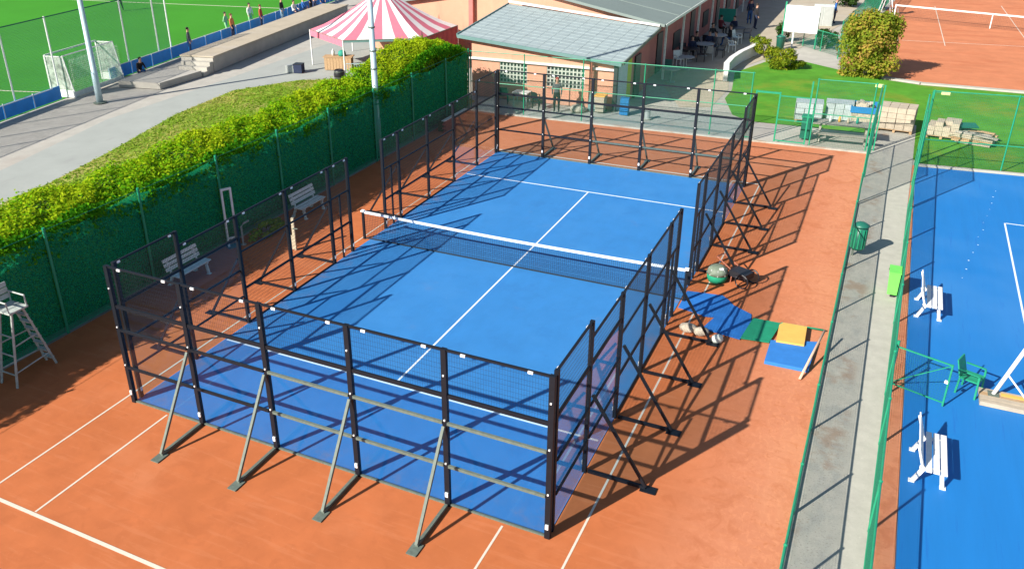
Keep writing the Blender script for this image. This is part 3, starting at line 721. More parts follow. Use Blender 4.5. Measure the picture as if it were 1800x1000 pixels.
# ================================================================== PEOPLE
def body_mesh(name, pose):
    V, E, RR = [], [], []
    def chain(pts, start=None):
        prev = start
        for p, r in pts:
            V.append(p); RR.append(r); i = len(V) - 1
            if prev is not None: E.append((prev, i))
            prev = i
        return prev
    if pose == 'sit': ph = 0.50
    elif pose == 'crouch': ph = 0.34
    else: ph = 0.92
    lean = 0.0 if pose != 'crouch' else -0.25
    V.append((0, 0, ph)); RR.append((0.155, 0.115))
    ch = chain([((0, 0.02 + lean * .3, ph + 0.20), (0.14, 0.10)), ((0, 0.01 + lean * .8, ph + 0.42), (0.165, 0.11))], 0)
    nk = chain([((0, 0 + lean, ph + 0.55), (0.06, 0.06)), ((0, -0.02 + lean * 1.1, ph + 0.64), (0.075, 0.085)), ((0, -0.03 + lean * 1.1, ph + 0.74), (0.085, 0.10)), ((0, -0.02 + lean * 1.1, ph + 0.80), (0.06, 0.07))], ch)
    for s in (-1, 1):
        fw = {'stand': -0.06, 'sit': -0.30, 'crouch': -0.3, 'stride': -0.12 * s}[pose]
        chain([((s * 0.17, lean * .8, ph + 0.47), (0.065, 0.065)), ((s * 0.235, fw * .3 + lean * .8, ph + 0.22), (0.048, 0.048)), ((s * 0.22, fw + lean * .8, ph + (0.02 if pose == 'stand' else 0.16)), (0.036, 0.036)), ((s * 0.205, fw - 0.05 + lean * .8, ph - (0.08 if pose == 'stand' else -0.14)), (0.042, 0.022)), ((s * 0.195, fw - 0.08 + lean * .8, ph - (0.15 if pose == 'stand' else -0.10)), (0.026, 0.016))], ch)
        if pose == 'sit': leg = [((s * 0.10, -0.05, ph - 0.02), (0.095, 0.095)), ((s * 0.12, -0.45, ph - 0.01), (0.068, 0.068)), ((s * 0.12, -0.47, 0.09), (0.042, 0.042)), ((s * 0.13, -0.60, 0.045), (0.045, 0.035))]
        elif pose == 'crouch': leg = [((s * 0.11, -0.05, ph), (0.095, 0.095)), ((s * 0.18, -0.36, ph + 0.10), (0.068, 0.068)), ((s * 0.15, -0.08, 0.10), (0.045, 0.045)), ((s * 0.16, -0.24, 0.045), (0.045, 0.035))]
        else:
            st = 0.0 if pose == 'stand' else 0.22 * s
            leg = [((s * 0.095, 0, ph - 0.06), (0.095, 0.10)), ((s * 0.105, -0.02 + st * .5, 0.49), (0.066, 0.068)), ((s * 0.11, 0.02 + st, 0.09), (0.043, 0.045)), ((s * 0.125, -0.13 + st, 0.042), (0.046, 0.034))]
        chain(leg, 0)
    me = bpy.data.meshes.new(name); me.from_pydata(V, E, []); me.update()
    ob = bpy.data.objects.new(name, me); COL.objects.link(ob)
    sk = ob.modifiers.new("skin", 'SKIN'); sk.use_smooth_shade = True
    for i, d in enumerate(me.skin_vertices[0].data):
        d.radius = RR[i]; d.use_root = (i == 0)
    sb = ob.modifiers.new("sub", 'SUBSURF'); sb.levels = 1; sb.render_levels = 1
    dg = bpy.context.evaluated_depsgraph_get()
    em = bpy.data.meshes.new_from_object(ob.evaluated_get(dg))
    bpy.data.objects.remove(ob)
    return em, ph
BODY = {p: body_mesh("person_" + p, p) for p in ('stand', 'sit', 'crouch', 'stride')}
def person(loc, rz, pose, shirt, trousers, label, hair=HAIRD, group=None, scale=1.0):
    src, ph = BODY[pose]
    me = src.copy(); me.name = "person"; me.materials.clear()
    for m in (shirt, trousers, SKIN, BLACKPL): me.materials.append(m)
    lean = -0.25 if pose == 'crouch' else 0
    for p in me.polygons:
        c = p.center
        hand = abs(c.x) > 0.17 and ((pose == 'stand' and c.z < ph + 0.0 and c.z > ph - 0.25 and c.y < -0.03) or (pose != 'stand' and c.z > ph and c.y < lean * .8 - 0.26 + (0 if pose in ('sit', 'crouch') else 0.2)))
        if c.z > ph + 0.53: k = 2
        elif hand: k = 2
        elif c.z < 0.07: k = 3
        elif c.z > ph + 0.06 and abs(c.y - lean * .6) < 0.34 and not (pose == 'crouch' and c.y < -0.28 and c.z < ph + .2): k = 0
        elif abs(c.x) > 0.19 and c.z > ph - 0.05: k = 0
        else: k = 1
        p.material_index = k
    o = bpy.data.objects.new("person", me); COL.objects.link(o)
    o.location = loc; o.rotation_euler = (0, 0, rz); o.scale = (scale,) * 3
    tag(o, label, "person", group)
    hb = MB().lathe([(0.088, -0.03), (0.098, 0.02), (0.085, 0.075), (0.04, 0.105), (0.01, 0.11)], 10, (0, lean * 1.1 + 0.005, ph + 0.745))
    hb.build("hair", hair, o, smooth=True)
    return o
NAVY = cloth("navy_cloth", (0.02, 0.03, 0.07)); BLK = cloth("black_cloth", (0.015, 0.015, 0.018)); JEANS = cloth("blue_jeans", (0.03, 0.09, 0.24))
GREYC = cloth("grey_cloth", (0.10, 0.11, 0.12)); REDC = cloth("red_cloth", (0.38, 0.06, 0.04)); ORANGEC = cloth("orange_cloth", (0.55, 0.20, 0.07))
WHITEC = cloth("white_cloth", (0.65, 0.66, 0.62)); GREENC = cloth("pale_green_cloth", (0.25, 0.50, 0.25)); LJEANS = cloth("light_jeans", (0.20, 0.32, 0.42))
MARO = cloth("maroon_cloth", (0.20, 0.04, 0.05)); BLUEC = cloth("blue_cloth", (0.02, 0.11, 0.36)); BROWNH = cloth("brown_hair", (0.14, 0.06, 0.025)); REDH = cloth("red_cap", (0.4, 0.03, 0.03))
def pl(t, off): x, y = L(t, off); return (x, y, 0)
person(pl(19.5, 0.42), R(120), 'stand', GREYC, JEANS, "person in grey jacket and blue jeans standing alone at the blue boards", group="people watching at the field edge")
person(pl(24.9, 0.40), R(100), 'stand', ORANGEC, NAVY, "person in orange top leaning at the blue boards, dark trousers", BROWNH, "people watching at the field edge")
person(pl(26.3, -0.9), R(100), 'stride', GREENC, GREENC, "person in pale green kit on the field behind the boards", group="people watching at the field edge", scale=0.92)
person(pl(29.6, -0.8), R(80), 'stand', WHITEC, GREENC, "person in white shirt on the field just behind the boards", group="people watching at the field edge")
person(pl(29.0, 0.42), R(110), 'stand', REDC, NAVY, "person in red top and dark blue trousers at the boards", BROWNH, "people watching at the field edge")
person(pl(32.3, 0.42), R(100), 'stand', BLK, LJEANS, "person in black top and light jeans at the boards", group="people watching at the field edge")
person(pl(35.6, 0.6), R(140), 'sit', BLUEC, NAVY, "person in blue sitting on the terrace step nearest the tent", group="people watching at the field edge")
person(pl(36.8, 0.7), R(90), 'stand', BLUEC, BLK, "person in blue top and black trousers by the far boards", group="people watching at the field edge")
person(pl(37.9, 0.6), R(120), 'stand', NAVY, JEANS, "person in dark navy top standing farthest along the boards", group="people watching at the field edge")
person(pl(36.2, 1.3), R(150), 'sit', NAVY, BLUEC, "person in navy top and blue trousers on the terrace edge, nearest of the far group", group="people watching at the field edge")
person(pl(37.2, 1.6), R(60), 'stand', BLK, BLUEC, "person in black top and blue trousers amid the far group on the terrace", group="people watching at the field edge")
person(pl(38.9, 0.9), R(100), 'stand', BLUEC, NAVY, "person in bright blue top at the back of the far group", group="people watching at the field edge")
person(pl(34.2, 0.5), R(80), 'sit', WHITEC, NAVY, "person in white top sitting low by the boards, left of the far group", group="people watching at the field edge")
person(pl(39.8, 1.6), R(130), 'stand', NAVY, LJEANS, "person in navy top and light jeans, rightmost of the far group", group="people watching at the field edge")
person((-24.55, 24.4, 0), R(70), 'crouch', BLK, BLUEC, "person in black top and blue trousers crouching right of the white goal")
person((-44.7, 42.1, 0), R(30), 'stride', REDC, BLK, "player in red shirt running on the field, right of the lamp pole top")
person((-60.0, 43.2, 0), R(200), 'stride', REDC, WHITEC, "player in red shirt and white shorts at the top left of the field")

# ================================================================== TENT
TC = Vector((-13.4, 33.2, 0)); TRr, EAV, APX = 4.4, 2.08, 4.35
tn = thing("striped_tent", "hexagonal party tent with pink and white striped roof", "tent", TC)
cor = [Vector((TRr * math.cos(R(-90 + 60 * k)), TRr * math.sin(R(-90 + 60 * k)), EAV)) for k in range(6)]
def tentpt(e, f):
    """f 0 at the eave, 1 at the apex; slightly concave"""
    p = e * (1 - f); z = EAV + (APX - EAV) * (f ** 1.25)
    return Vector((p.x, p.y, z))
for k in range(6):
    a, b = cor[k], cor[(k + 1) % 6]
    for s in range(6):
        e0, e1 = a.lerp(b, s / 6), a.lerp(b, (s + 1) / 6)
        mb = MB(); vs = []
        for j in range(6):
            f = j / 5 * 0.985
            vs += [tentpt(e0, f), tentpt(e1, f)]
        mb.add(vs, [(2 * j, 2 * j + 1, 2 * j + 3, 2 * j + 2) for j in range(5)])
        mb.build("roof_panel", CANVASP if s % 2 == 0 else CANVASW, tn, smooth=True)
    MB().tube([a - Vector((0, 0, EAV)), a], 0.04, 8).build("leg", WHITE, tn)
    MB().tube([a, b], 0.025, 6).build("eave_bar", GALV, tn)
    if k in (5,):
        n = 18; vs = []
        for s in range(n + 1):
            p = a.lerp(b, s / n) * 1.004; vs += [(p.x, p.y, EAV + 0.01), (p.x * (1 + 0.01 * (s % 2)), p.y * (1 + 0.01 * (s % 2)), EAV - 0.34)]
        MB().add(vs, [(2 * s, 2 * s + 2, 2 * s + 3, 2 * s + 1) for s in range(n)]).build("valance", CANVASP, tn)
    if k in (1, 2):
        n = 24; vs = []
        for s in range(n + 1):
            p = a.lerp(b, s / n) * (1.0 + 0.006 * math.sin(s * 1.9)); vs += [(p.x, p.y, EAV), (p.x, p.y, 0.03)]
        MB().add(vs, [(2 * s, 2 * s + 2, 2 * s + 3, 2 * s + 1) for s in range(n)]).build("side_curtain", CURTAIN, tn)
    if k == 0:
        vs = []
        for s in range(13):
            p = a.lerp(b, s / 12) * 1.003; vs += [(p.x, p.y, EAV + 0.01), (p.x, p.y, EAV - 0.12)]
        MB().add(vs, [(2 * s, 2 * s + 2, 2 * s + 3, 2 * s + 1) for s in range(12)]).build("valance", TEAL, tn)
MB().tube([(0, 0, APX - .1), (0, 0, APX + 0.5)], [0.05, 0.01], 8).build("finial", BLACKPL, tn)
MB().tube([cor[1] + Vector((0, 0, 0)), cor[1] + Vector((0, 0, 0.45))], [0.05, 0.005], 6).build("flag_spike", BLACKPL, tn)

def box_table(name, label, loc, rz, size, top, leg, thick=0.05):
    t = thing(name, label, "table", loc, rz)
    MB().box((0, 0, size[2] - thick / 2), (size[0], size[1], thick)).build("tabletop", top, t)
    for sx in (-1, 1):
        for sy in (-1, 1):
            MB().bar((sx * (size[0] / 2 - .07), sy * (size[1] / 2 - .07), 0), (sx * (size[0] / 2 - .07), sy * (size[1] / 2 - .07), size[2] - thick), 0.05).build("leg", leg, t)
    return t
cr_ = thing("wooden_counter", "low orange wooden counter of upright boards under the striped tent", "counter", (-14.9, 30.3, 0), R(20))
for k in range(9):
    MB().box((-0.72 + 0.18 * k, 0, 0.36 + 0.008 * (k % 2)), (0.165, 0.045 + 0.008 * (k % 3), 0.70)).build("plank", WOOD, cr_)
MB().box((0, 0.3, 0.755), (1.75, 0.7, 0.045)).build("countertop", WOOD, cr_)
MB().box((0, 0.55, 0.35), (1.6, 0.04, 0.7)).build("back_panel", WOOD, cr_)
gb = MB().lathe([(0.20, 0), (0.24, 0.10), (0.2, 0.26), (0.08, 0.33)], 9).build("bag", TEALPL, None, True)
gb.location = (-14.8, 30.65, 0.7785); tag(gb, "green bag standing on the orange wooden counter in the tent", "bag")
wb = MB().lathe([(0.09, 0), (0.09, 0.24), (0.03, 0.33), (0.03, 0.38)], 10).build("canister", CANVASW, None, True)
wb.location = (-15.35, 30.55, 0.7785); tag(wb, "white canister beside the green bag on the wooden counter", "canister")
box_table("long_table", "long pale table under the front of the tent, farther back", (-12.1, 34.6, 0), R(20), (2.2, 0.7, 0.8), SAND, GREYWOOD)
box_table("small_table", "small grey table near the front right tent leg", (-12.9, 32.0, 0), R(-10), (0.9, 0.7, 0.72), GREYPL, BLACKPL)
bx = thing("red_crate", "red brown crate beside the front tent leg", "crate", (-12.75, 30.2, 0), R(15))
for z in (0.08, 0.22, 0.36):
    MB().box((0, -0.2, z), (0.6, 0.025, 0.11)).build("slat", BRICK, bx); MB().box((0, 0.2, z), (0.6, 0.025, 0.11)).build("slat", BRICK, bx)
    MB().box((-0.3, 0, z), (0.025, 0.37, 0.11)).build("slat", BRICK, bx); MB().box((0.3, 0, z), (0.025, 0.37, 0.11)).build("slat", BRICK, bx)
MB().box((0, 0, 0.02), (0.58, 0.37, 0.025)).build("bottom", BRICK, bx)
bl = thing("barrel", "dark round barrel standing on the path just before the tent", "barrel", (-13.5, 28.35, 0))
MB().lathe([(0.24, 0), (0.29, 0.14), (0.31, 0.29), (0.29, 0.44), (0.24, 0.56), (0.22, 0.565), (0.21, 0.54)], 16).build("shell", BLACKPL, bl, True)
for z in (0.12, 0.45):
    MB().lathe([(0.297, z), (0.297, z + 0.035)], 16).build("hoop", GALV, bl)
ch = thing("storage_case", "dark blue box with a grey end on the path left of the tent", "box", (-16.9, 28.9, 0), R(15))
MB().box((0.2, 0, 0.25), (0.5, 0.5, 0.48)).build("case", NAVY, ch); MB().box((-0.3, 0, 0.22), (0.48, 0.46, 0.42)).build("side_case", GREYPL, ch)
MB().box((0.2, 0, 0.505), (0.53, 0.53, 0.03)).build("lid", BLACKPL, ch)
for k, (x, y, a) in enumerate([(-12.2, 28.35, 30), (-10.9, 29.2, 35)]):
    b = thing("crowd_barrier", ["grey crowd barrier at the front tent leg beside the dark barrel", "grey crowd barrier half hidden by the hedge and the lamp pole"][k], "barrier", (x, y, 0), R(a), "crowd barriers by the tent")
    MB().tube([(-0.65, 0, 0.1), (-0.65, 0, 1.0), (0.65, 0, 1.0), (0.65, 0, 0.1), (-0.65, 0, 0.1)], 0.025, 6).build("frame", POLE, b)
    for q in range(8):
        MB().tube([(-0.5 + q * 0.143, 0, 0.1), (-0.5 + q * 0.143, 0, 1.0)], 0.012, 5).build("bar", POLE, b)
    for q in (-0.5, 0.5):
        MB().bar((q, -0.25, 0.03), (q, 0.25, 0.03), 0.05, 0.04).build("foot", GALV, b)

# ================================================================== CLUBHOUSE
cb = thing("clubhouse", "long pink clubhouse with pale sloping roof and glass block windows", "building", (0, 28.1, 0))
FLc, FRc, BRc, BLc = Vector((-5.75, -0.28, 3.06)), Vector((2.85, -0.36, 2.33)), Vector((3.0, 5.8, 3.0)), Vector((-5.6, 5.88, 3.73))
def roofz(x, y):
    n = (FRc - FLc).cross(BRc - FLc); return FLc.z - (n.x * (x - FLc.x) + n.y * (y - FLc.y)) / n.z
def wallpoly(p, q, z0, m, name="wall", t=0.2, off=0.03, n=8, zt=None):
    """wall from p to q whose top follows the roof"""
    p, q = Vector(p), Vector(q); d = (q - p).normalized(); nr = Vector((-d.y, d.x)) * t
    zt = zt or (lambda x, y: roofz(x, y) - 0.12 - off)
    a, b = p, q
    vs = [(a.x, a.y, z0), (b.x, b.y, z0), (b.x, b.y, zt(b.x, b.y)), (a.x, a.y, zt(a.x, a.y)), (a.x + nr.x, a.y + nr.y, z0), (b.x + nr.x, b.y + nr.y, z0), (b.x + nr.x, b.y + nr.y, zt(b.x, b.y)), (a.x + nr.x, a.y + nr.y, zt(a.x, a.y))]
    MB().add(vs, [(0, 1, 2, 3), (5, 4, 7, 6), (1, 5, 6, 2), (4, 0, 3, 7), (3, 2, 6, 7), (0, 4, 5, 1)]).build(name, m, cb)
GLASSBLOCK = mat("glass_block_grid", (0.42, 0.46, 0.40), 0.6, 0.2, 9)
# front wall in pieces round the windows
WZ0, WZ1 = 0.85, 1.85
wins = [(-3.55, -2.05), (-1.02, 0.95)]
zz = lambda a: (lambda x, y: a)
wallpoly((-5.1, 0), (-3.55, 0), 0, PINK); wallpoly((-2.05, 0), (-1.02, 0), 0, PINK); wallpoly((0.95, 0), (2.42, 0), 0, PINK)
for a, b in wins:
    wallpoly((a, 0), (b, 0), 0, PINK, zt=zz(WZ0)); wallpoly((a, 0), (b, 0), WZ1, PINK)
for (a, b) in wins:
    w = MB(); nx_, nz_ = int(round((b - a) / 0.2)), 5
    for i in range(nx_ + 1): w.bar((a + (b - a) * i / nx_, 0.06, WZ0 + .001), (a + (b - a) * i / nx_, 0.06, WZ1 - .001), 0.07, 0.08)
    for j in range(nz_ + 1): w.bar((a + .001, 0.062, WZ0 + (WZ1 - WZ0) * j / nz_), (b - .001, 0.062, WZ0 + (WZ1 - WZ0) * j / nz_), 0.08, 0.06)
    win = w.build("window", GLASSBLOCK, cb)
    pm = MB().box((0, 0, 0), ((b - a) / nx_ - 0.072, 0.02, (WZ1 - WZ0) / nz_ - 0.062)).mesh("pane", DARK)
    for i in range(nx_):
        for j in range(nz_):
            inst("pane", pm, win, (a + (b - a) * (i + .5) / nx_, 0.085, WZ0 + (WZ1 - WZ0) * (j + .5) / nz_))
MB().box((-1.35, -0.07, 1.95), (7.7, 0.14, 0.10)).build("ledge", CANVASW, cb)
MB().box((2.52, -0.1, 1.1), (0.18, 0.19, 2.2)).build("corner_post", DARK, cb)
MB().bar((1.35, -0.3, 0), (1.35, -0.3, roofz(1.35, -0.3) - .13), 0.12).build("porch_post", BRICK, cb)
wallpoly((2.62, 0.02), (2.62, 1.5), 0, SHADEWALL); wallpoly((2.62, 1.5), (2.62, 2.2), 0, LIME, t=0.35); wallpoly((2.62, 2.2), (2.62, 5.4), 0, PINKDARK)
MB().box((2.68, 3.1, 1.05), (0.06, 0.95, 2.1)).build("door", DARK, cb)
wallpoly((-5.1, 6.4), (-5.1, 0.2), 0, PINK)
# lean-to roof of thin sheets with raised seams
rf = MB().slab([FLc, FRc, BRc, BLc], 0.10).build("roof", ROOFTILE, cb)
tm = None
NR = 13
for k in range(NR):
    a, b = FLc.lerp(BLc, k / NR), FRc.lerp(BRc, k / NR); a2, b2 = FLc.lerp(BLc, (k + 0.985) / NR), FRc.lerp(BRc, (k + 0.985) / NR)
    NC = 14
    for c in range(NC):
        u0, u1 = c / NC + 0.001, (c + 0.992) / NC
        p = [a.lerp(b, u0), a.lerp(b, u1), a2.lerp(b2, u1), a2.lerp(b2, u0)]
        up = [q + Vector((0, 0, 0.026)) if i < 2 else q + Vector((0, 0, 0.012)) for i, q in enumerate(p)]
        up = [q + Vector((0, 0, random.uniform(0, .006))) for q in up]
        dn = [q + Vector((0, 0, 0.004)) for q in p]
        MB().add(up + dn, [(0, 1, 2, 3), (0, 4, 5, 1), (1, 5, 6, 2), (3, 7, 4, 0)]).build("roof_tile", ROOFTILE, rf)
MB().bar(FLc + Vector((0, -0.04, -0.04)), FRc + Vector((0, -0.04, -0.04)), 0.06, 0.16).build("front_gutter", TEAL, cb)
MB().bar(FRc + Vector((0.04, 0, -0.02)), BRc + Vector((0.04, 0, -0.02)), 0.06, 0.14).build("side_trim", GALV, cb)
MB().bar(FLc + Vector((-0.04, 0, 0.0)), BLc + Vector((-0.04, 0, 0.0)), 0.06, 0.16).build("side_trim", TEAL, cb)
MB().bar(BLc + Vector((0, -0.03, 0.16)), BRc + Vector((0, -0.03, 0.12)), 0.22, 0.10).build("ridge_flashing", CANVASW, cb)
# large hall behind
RX, RZ = -5.0, 4.75
E1, E2 = 3.25, -17.0
def hallz(x): return 3.18 + (RZ - 3.18) * (E1 - x) / (E1 - RX) if x > RX else 2.75 + (RZ - 2.75) * (x - E2) / (RX - E2)
Yb0, Yb1 = 5.9, 45.0
r2 = MB().slab([(RX, Yb0, RZ), (E1, Yb0 - 0.15, 3.18), (E1, Yb1, 3.18), (RX, Yb1, RZ)], 0.14)
r2.build("hall_roof", ROOFBIG, cb)
MB().slab([(RX, Yb1, RZ), (E2, Yb1, 2.75), (E2, Yb0 + 2.3, 2.75), (RX, Yb0 + 2.3, RZ)], 0.14).build("hall_roof", ROOFBIG, cb)
for k in range(1, 14):
    y = Yb0 + 2.9 * k
    MB().bar((RX, y, RZ + 0.012), (E1, y, 3.192), 0.06, 0.024).build("roof_seam", ROOFBIG, cb)
gz = lambda x, y: hallz(x) - 0.2
wallpoly((-16.4, 8.6), (RX, 8.6), 0, PINK, zt=gz); wallpoly((RX + .001, 8.6), (-5.1, 8.6), 0, PINK, zt=gz)
wallpoly((-5.0, 6.3), (2.6, 6.3), 2.9, PINK, zt=gz)
wallpoly((-5.0, 8.5), (-5.0, 6.5), 0, PINK, zt=lambda x, y: RZ - .3)
MB().bar((-9.2, 8.45, 0), (-9.2, 8.45, hallz(-9.2) - .2), 0.28).build("pilaster", PINKDARK, cb)
wallpoly((2.25, 6.2), (2.25, 44.5), 0, PINKDARK, zt=lambda x, y: 3.15)
for k in range(9):
    y = 7.2 + 4.1 * k
    MB().box((2.285, y + 1.7, 1.1), (0.06, 1.1, 2.2) if k % 2 == 0 else (0.06, 1.6, 1.0)).build("door" if k % 2 == 0 else "window", DARK, cb)
    MB().bar((3.0, y, 0), (3.0, y, 3.0), 0.10).build("canopy_post", OLDWHITE, cb)
MB().bar((3.28, 5.9, 3.1), (3.28, 45, 3.1), 0.05, 0.14).build("eave_trim", OLDWHITE, cb)

# things along the clubhouse front
def plastic_chair(loc, rz, m, label, group):
    t = thing("garden_chair", label, "chair", loc, rz, group)
    MB().box((0, 0, 0.43), (0.46, 0.44, 0.035)).build("seat", m, t)
    MB().add([(-0.23, 0.2, 0.45), (0.23, 0.2, 0.45), (0.21, 0.32, 0.86), (-0.21, 0.32, 0.86), (-0.23, 0.23, 0.45), (0.23, 0.23, 0.45), (0.21, 0.35, 0.86), (-0.21, 0.35, 0.86)],
             [(0, 1, 2, 3), (5, 4, 7, 6), (3, 2, 6, 7), (1, 5, 6, 2), (4, 0, 3, 7)]).build("backrest", m, t)
    for sx in (-1, 1):
        MB().bar((sx * 0.24, -0.2, 0.63), (sx * 0.24, 0.24, 0.64), 0.045, 0.025).build("armrest", m, t)
        for sy in (-1, 1):
            MB().bar((sx * 0.24, sy * 0.22, 0), (sx * 0.22, sy * 0.2, 0.62 if sy < 0 else 0.45), 0.04).build("leg", m, t)
    return t
def round_table(loc, m, label, group, r=0.45, h=0.73):
    t = thing("terrace_table", label, "table", loc, 0, group)
    MB().lathe([(r, h - 0.03), (r, h)], 18).build("tabletop", m, t)
    MB().tube([(0, 0, 0.04), (0, 0, h - 0.03)], 0.035, 8).build("stem", GREYPL, t)
    MB().lathe([(0.26, 0), (0.24, 0.03), (0.05, 0.05)], 12).build("foot", GREYPL, t)
    return t
person((0.05, 26.75, 0), R(20), 'stand', GREYC, BLK, "person in dark grey clothes with a red cap before the clubhouse window", REDH, scale=0.95)
ft = [("metal chair with dark seat left of the person in grey", (-0.95, 27.0, 0), R(150), BLACKPL), ("green garden chair at the left end of the clubhouse front", (-3.0, 27.3, 0), R(200), BIN)]
for lab, lc, a, m in ft: plastic_chair(lc, a, m, lab, "chairs along the clubhouse front")
box_table("side_table", "small white table before the left glass block window", (-1.95, 27.2, 0), 0, (0.8, 0.6, 0.7), CANVASW, GREYPL)
sk = MB().lathe([(0.34, 0), (0.40, 0.12), (0.30, 0.27), (0.1, 0.33)], 11).build("sack", SACK, None, True); sk.location = (0.95, 27.3, 0); tag(sk, "white lumpy sack on the ground under the right window", "sack")
sg = thing("leaning_sign", "dark teal board leaning on the pink wall right of the white sack", "board", (1.55, 27.65, 0))
MB().box((0, 0, 0.42), (0.42, 0.03, 0.84), rx=R(-14)).build("panel", TEAL, sg); MB().bar((0, -0.02, 0.02), (0, 0.3, 0.7), 0.03).build("prop", GREYWOOD, sg)
yb = thing("wheeled_bin", "pale yellow wheeled bin against the pink wall", "bin", (1.98, 27.55, 0))
MB().add([(-0.2, -0.2, 0.06), (0.2, -0.2, 0.06), (0.2, 0.2, 0.06), (-0.2, 0.2, 0.06), (-0.25, -0.26, 0.8), (0.25, -0.26, 0.8), (0.25, 0.24, 0.8), (-0.25, 0.24, 0.8)], [(0, 3, 2, 1), (4, 5, 6, 7), (0, 1, 5, 4), (1, 2, 6, 5), (2, 3, 7, 6), (3, 0, 4, 7)]).build("body", SAND, yb)
MB().box((0, -0.02, 0.825), (0.54, 0.54, 0.045)).build("lid", YELLOWMAT, yb)
for s in (-1, 1): MB().tube([(s * 0.2, 0.22, 0.07), (s * 0.25, 0.22, 0.07)], 0.07, 10).build("wheel", BLACKPL, yb)
bb = thing("bottle_crate", "stacked blue crates at the right corner of the clubhouse", "crates", (3.15, 27.6, 0))
for k in range(3):
    MB().box((0, 0, 0.14 + 0.27 * k), (0.4, 0.32, 0.25), rz=0.06 * k).build("crate", BLUEPL, bb)
st = thing("concrete_stub", "short grey concrete post on the paving by the far fence", "post", (4.35, 27.3, 0))
MB().lathe([(0.13, 0), (0.13, 0.4), (0.11, 0.43)], 12).build("shaft", GREYPL, st); MB().lathe([(0.2, 0), (0.2, 0.04)], 12).build("foot", CONC, st)

# terrace under the canopy on the right of the clubhouse
round_table((3.55, 34.9, 0), GREYPL, "grey table nearest the lime green door, terrace", "terrace tables")
round_table((3.6, 38.2, 0), GREYPL, "grey table standing alone in the middle of the shaded terrace", "terrace tables")
round_table((3.7, 42.4, 0), GREYPL, "grey table among the seated people on the terrace", "terrace tables", 0.6)
round_table((3.9, 45.6, 0), GREYPL, "grey table farthest along the shaded terrace", "terrace tables", 0.6)
for k, (x, y, a, m, lab) in enumerate([(3.0, 38.9, 40, OLDWHITE, "white garden chair facing the lone terrace table"), (4.25, 41.3, 190, GREYPL, "grey garden chair with its back to the court, shaded terrace"), (5.0, 44.2, 120, OLDWHITE, "white garden chair at the sunny edge of the terrace"), (2.8, 43.4, 20, BLACKPL, "dark garden chair by the terrace wall"), (4.9, 46.8, 70, OLDWHITE, "white garden chair beside the farthest terrace table"), (3.0, 36.2, 10, BIN, "dark green garden chair near the first canopy posts")]):
    plastic_chair((x, y, 0), R(a), m, lab, "terrace chairs")
person((3.1, 42.9, 0), R(70), 'sit', BLK, NAVY, "person in black seated at the grey terrace table, wall side", group="people on the terrace")
person((3.8, 43.4, 0), R(0), 'sit', NAVY, BLK, "person in navy seated behind the grey terrace table", group="people on the terrace")
person((3.4, 46.2, 0), R(50), 'sit', BLK, BLK, "person all in black seated at the farthest terrace table", group="people on the terrace")
person((3.3, 49.5, 0), R(150), 'sit', MARO, BLK, "person in maroon top seated at the back of the terrace", group="people on the terrace")
person((4.4, 54.5, 0), R(200), 'stand', NAVY, JEANS, "person in navy top and jeans standing past the terrace", group="people on the terrace")
person((4.1, 56.3, 0), R(240), 'stand', MARO, BLK, "person in maroon top standing at the far end of the terrace", group="people on the terrace")
round_table((3.2, 40.6, 0), BLACKPL, "black table between the seated people and the lone grey table", "terrace tables", 0.55)
round_table((4.5, 48.6, 0), BLACKPL, "black table at the back of the shaded terrace", "terrace tables", 0.6)
for k, (x, y, a, m, lab) in enumerate([(3.9, 40.7, -80, BLACKPL, "black garden chair right of the black terrace table"), (2.75, 41.2, 30, BLACKPL, "black garden chair by the wall behind the black table"), (4.7, 42.4, -90, BLACKPL, "black garden chair right of the grey terrace table"), (3.4, 44.8, 170, BLACKPL, "black garden chair before the farthest grey table"), (5.2, 48.7, -80, BLACKPL, "black garden chair at the back, sunny side of the terrace")]):
    plastic_chair((x, y, 0), R(a), m, lab, "terrace chairs")
person((3.2, 41.35, 0), R(10), 'sit', NAVY, BLK, "person in navy seated with back to the wall at the black table", group="people on the terrace")
person((4.2, 43.3, 0), R(-40), 'sit', GREYC, NAVY, "person in grey top seated right of the grey terrace table", group="people on the terrace")
person((4.6, 46.0, 0), R(-80), 'sit', BLK, JEANS, "person in black top and jeans seated on the sunny side of the farthest table", group="people on the terrace")
person((4.2, 49.4, 0), R(-10), 'sit', NAVY, NAVY, "person in dark blue seated at the black table at the back", group="people on the terrace")
person((5.1, 52.6, 0), R(120), 'stand', BLK, NAVY, "person in black top standing at the edge of the building's shade", group="people on the terrace")
gp = thing("folded_parasol", "folded green cloth awning panel hung at the end of the terrace", "awning", (3.3, 51.6, 0))
MB().bar((-0.6, 0, 0), (-0.6, 0, 1.5), 0.06).build("post", GREYPL, gp); MB().bar((0.6, 0, 0), (0.6, 0, 1.5), 0.06).build("post", GREYPL, gp)
MB().box((0, 0, 1.0), (1.12, 0.03, 0.9)).build("cloth", TEALPL, gp)

# ================================================================== GARDEN BEYOND THE FENCE
cw = thing("curved_planter", "low curved white planter wall on the edge of the lawn", "planter", (6.2, 36.2, 0))
pts = [(0, 0), (-0.28, 1.6), (-0.3, 3.3), (-0.12, 5.2), (0.4, 7.9)]
wv = MB()
for (a, b) in zip(pts[:-1], pts[1:]):
    wv.bar((*a, 0.3), (*b, 0.3), 0.22, 0.6)
wv.build("wall", CANVASW, cw)
for (a, b) in zip(pts[:-1], pts[1:]):
    MB().bar((*a, 0.625), (*b, 0.625), 0.30, 0.05).build("coping_stone", CANVASW, cw)

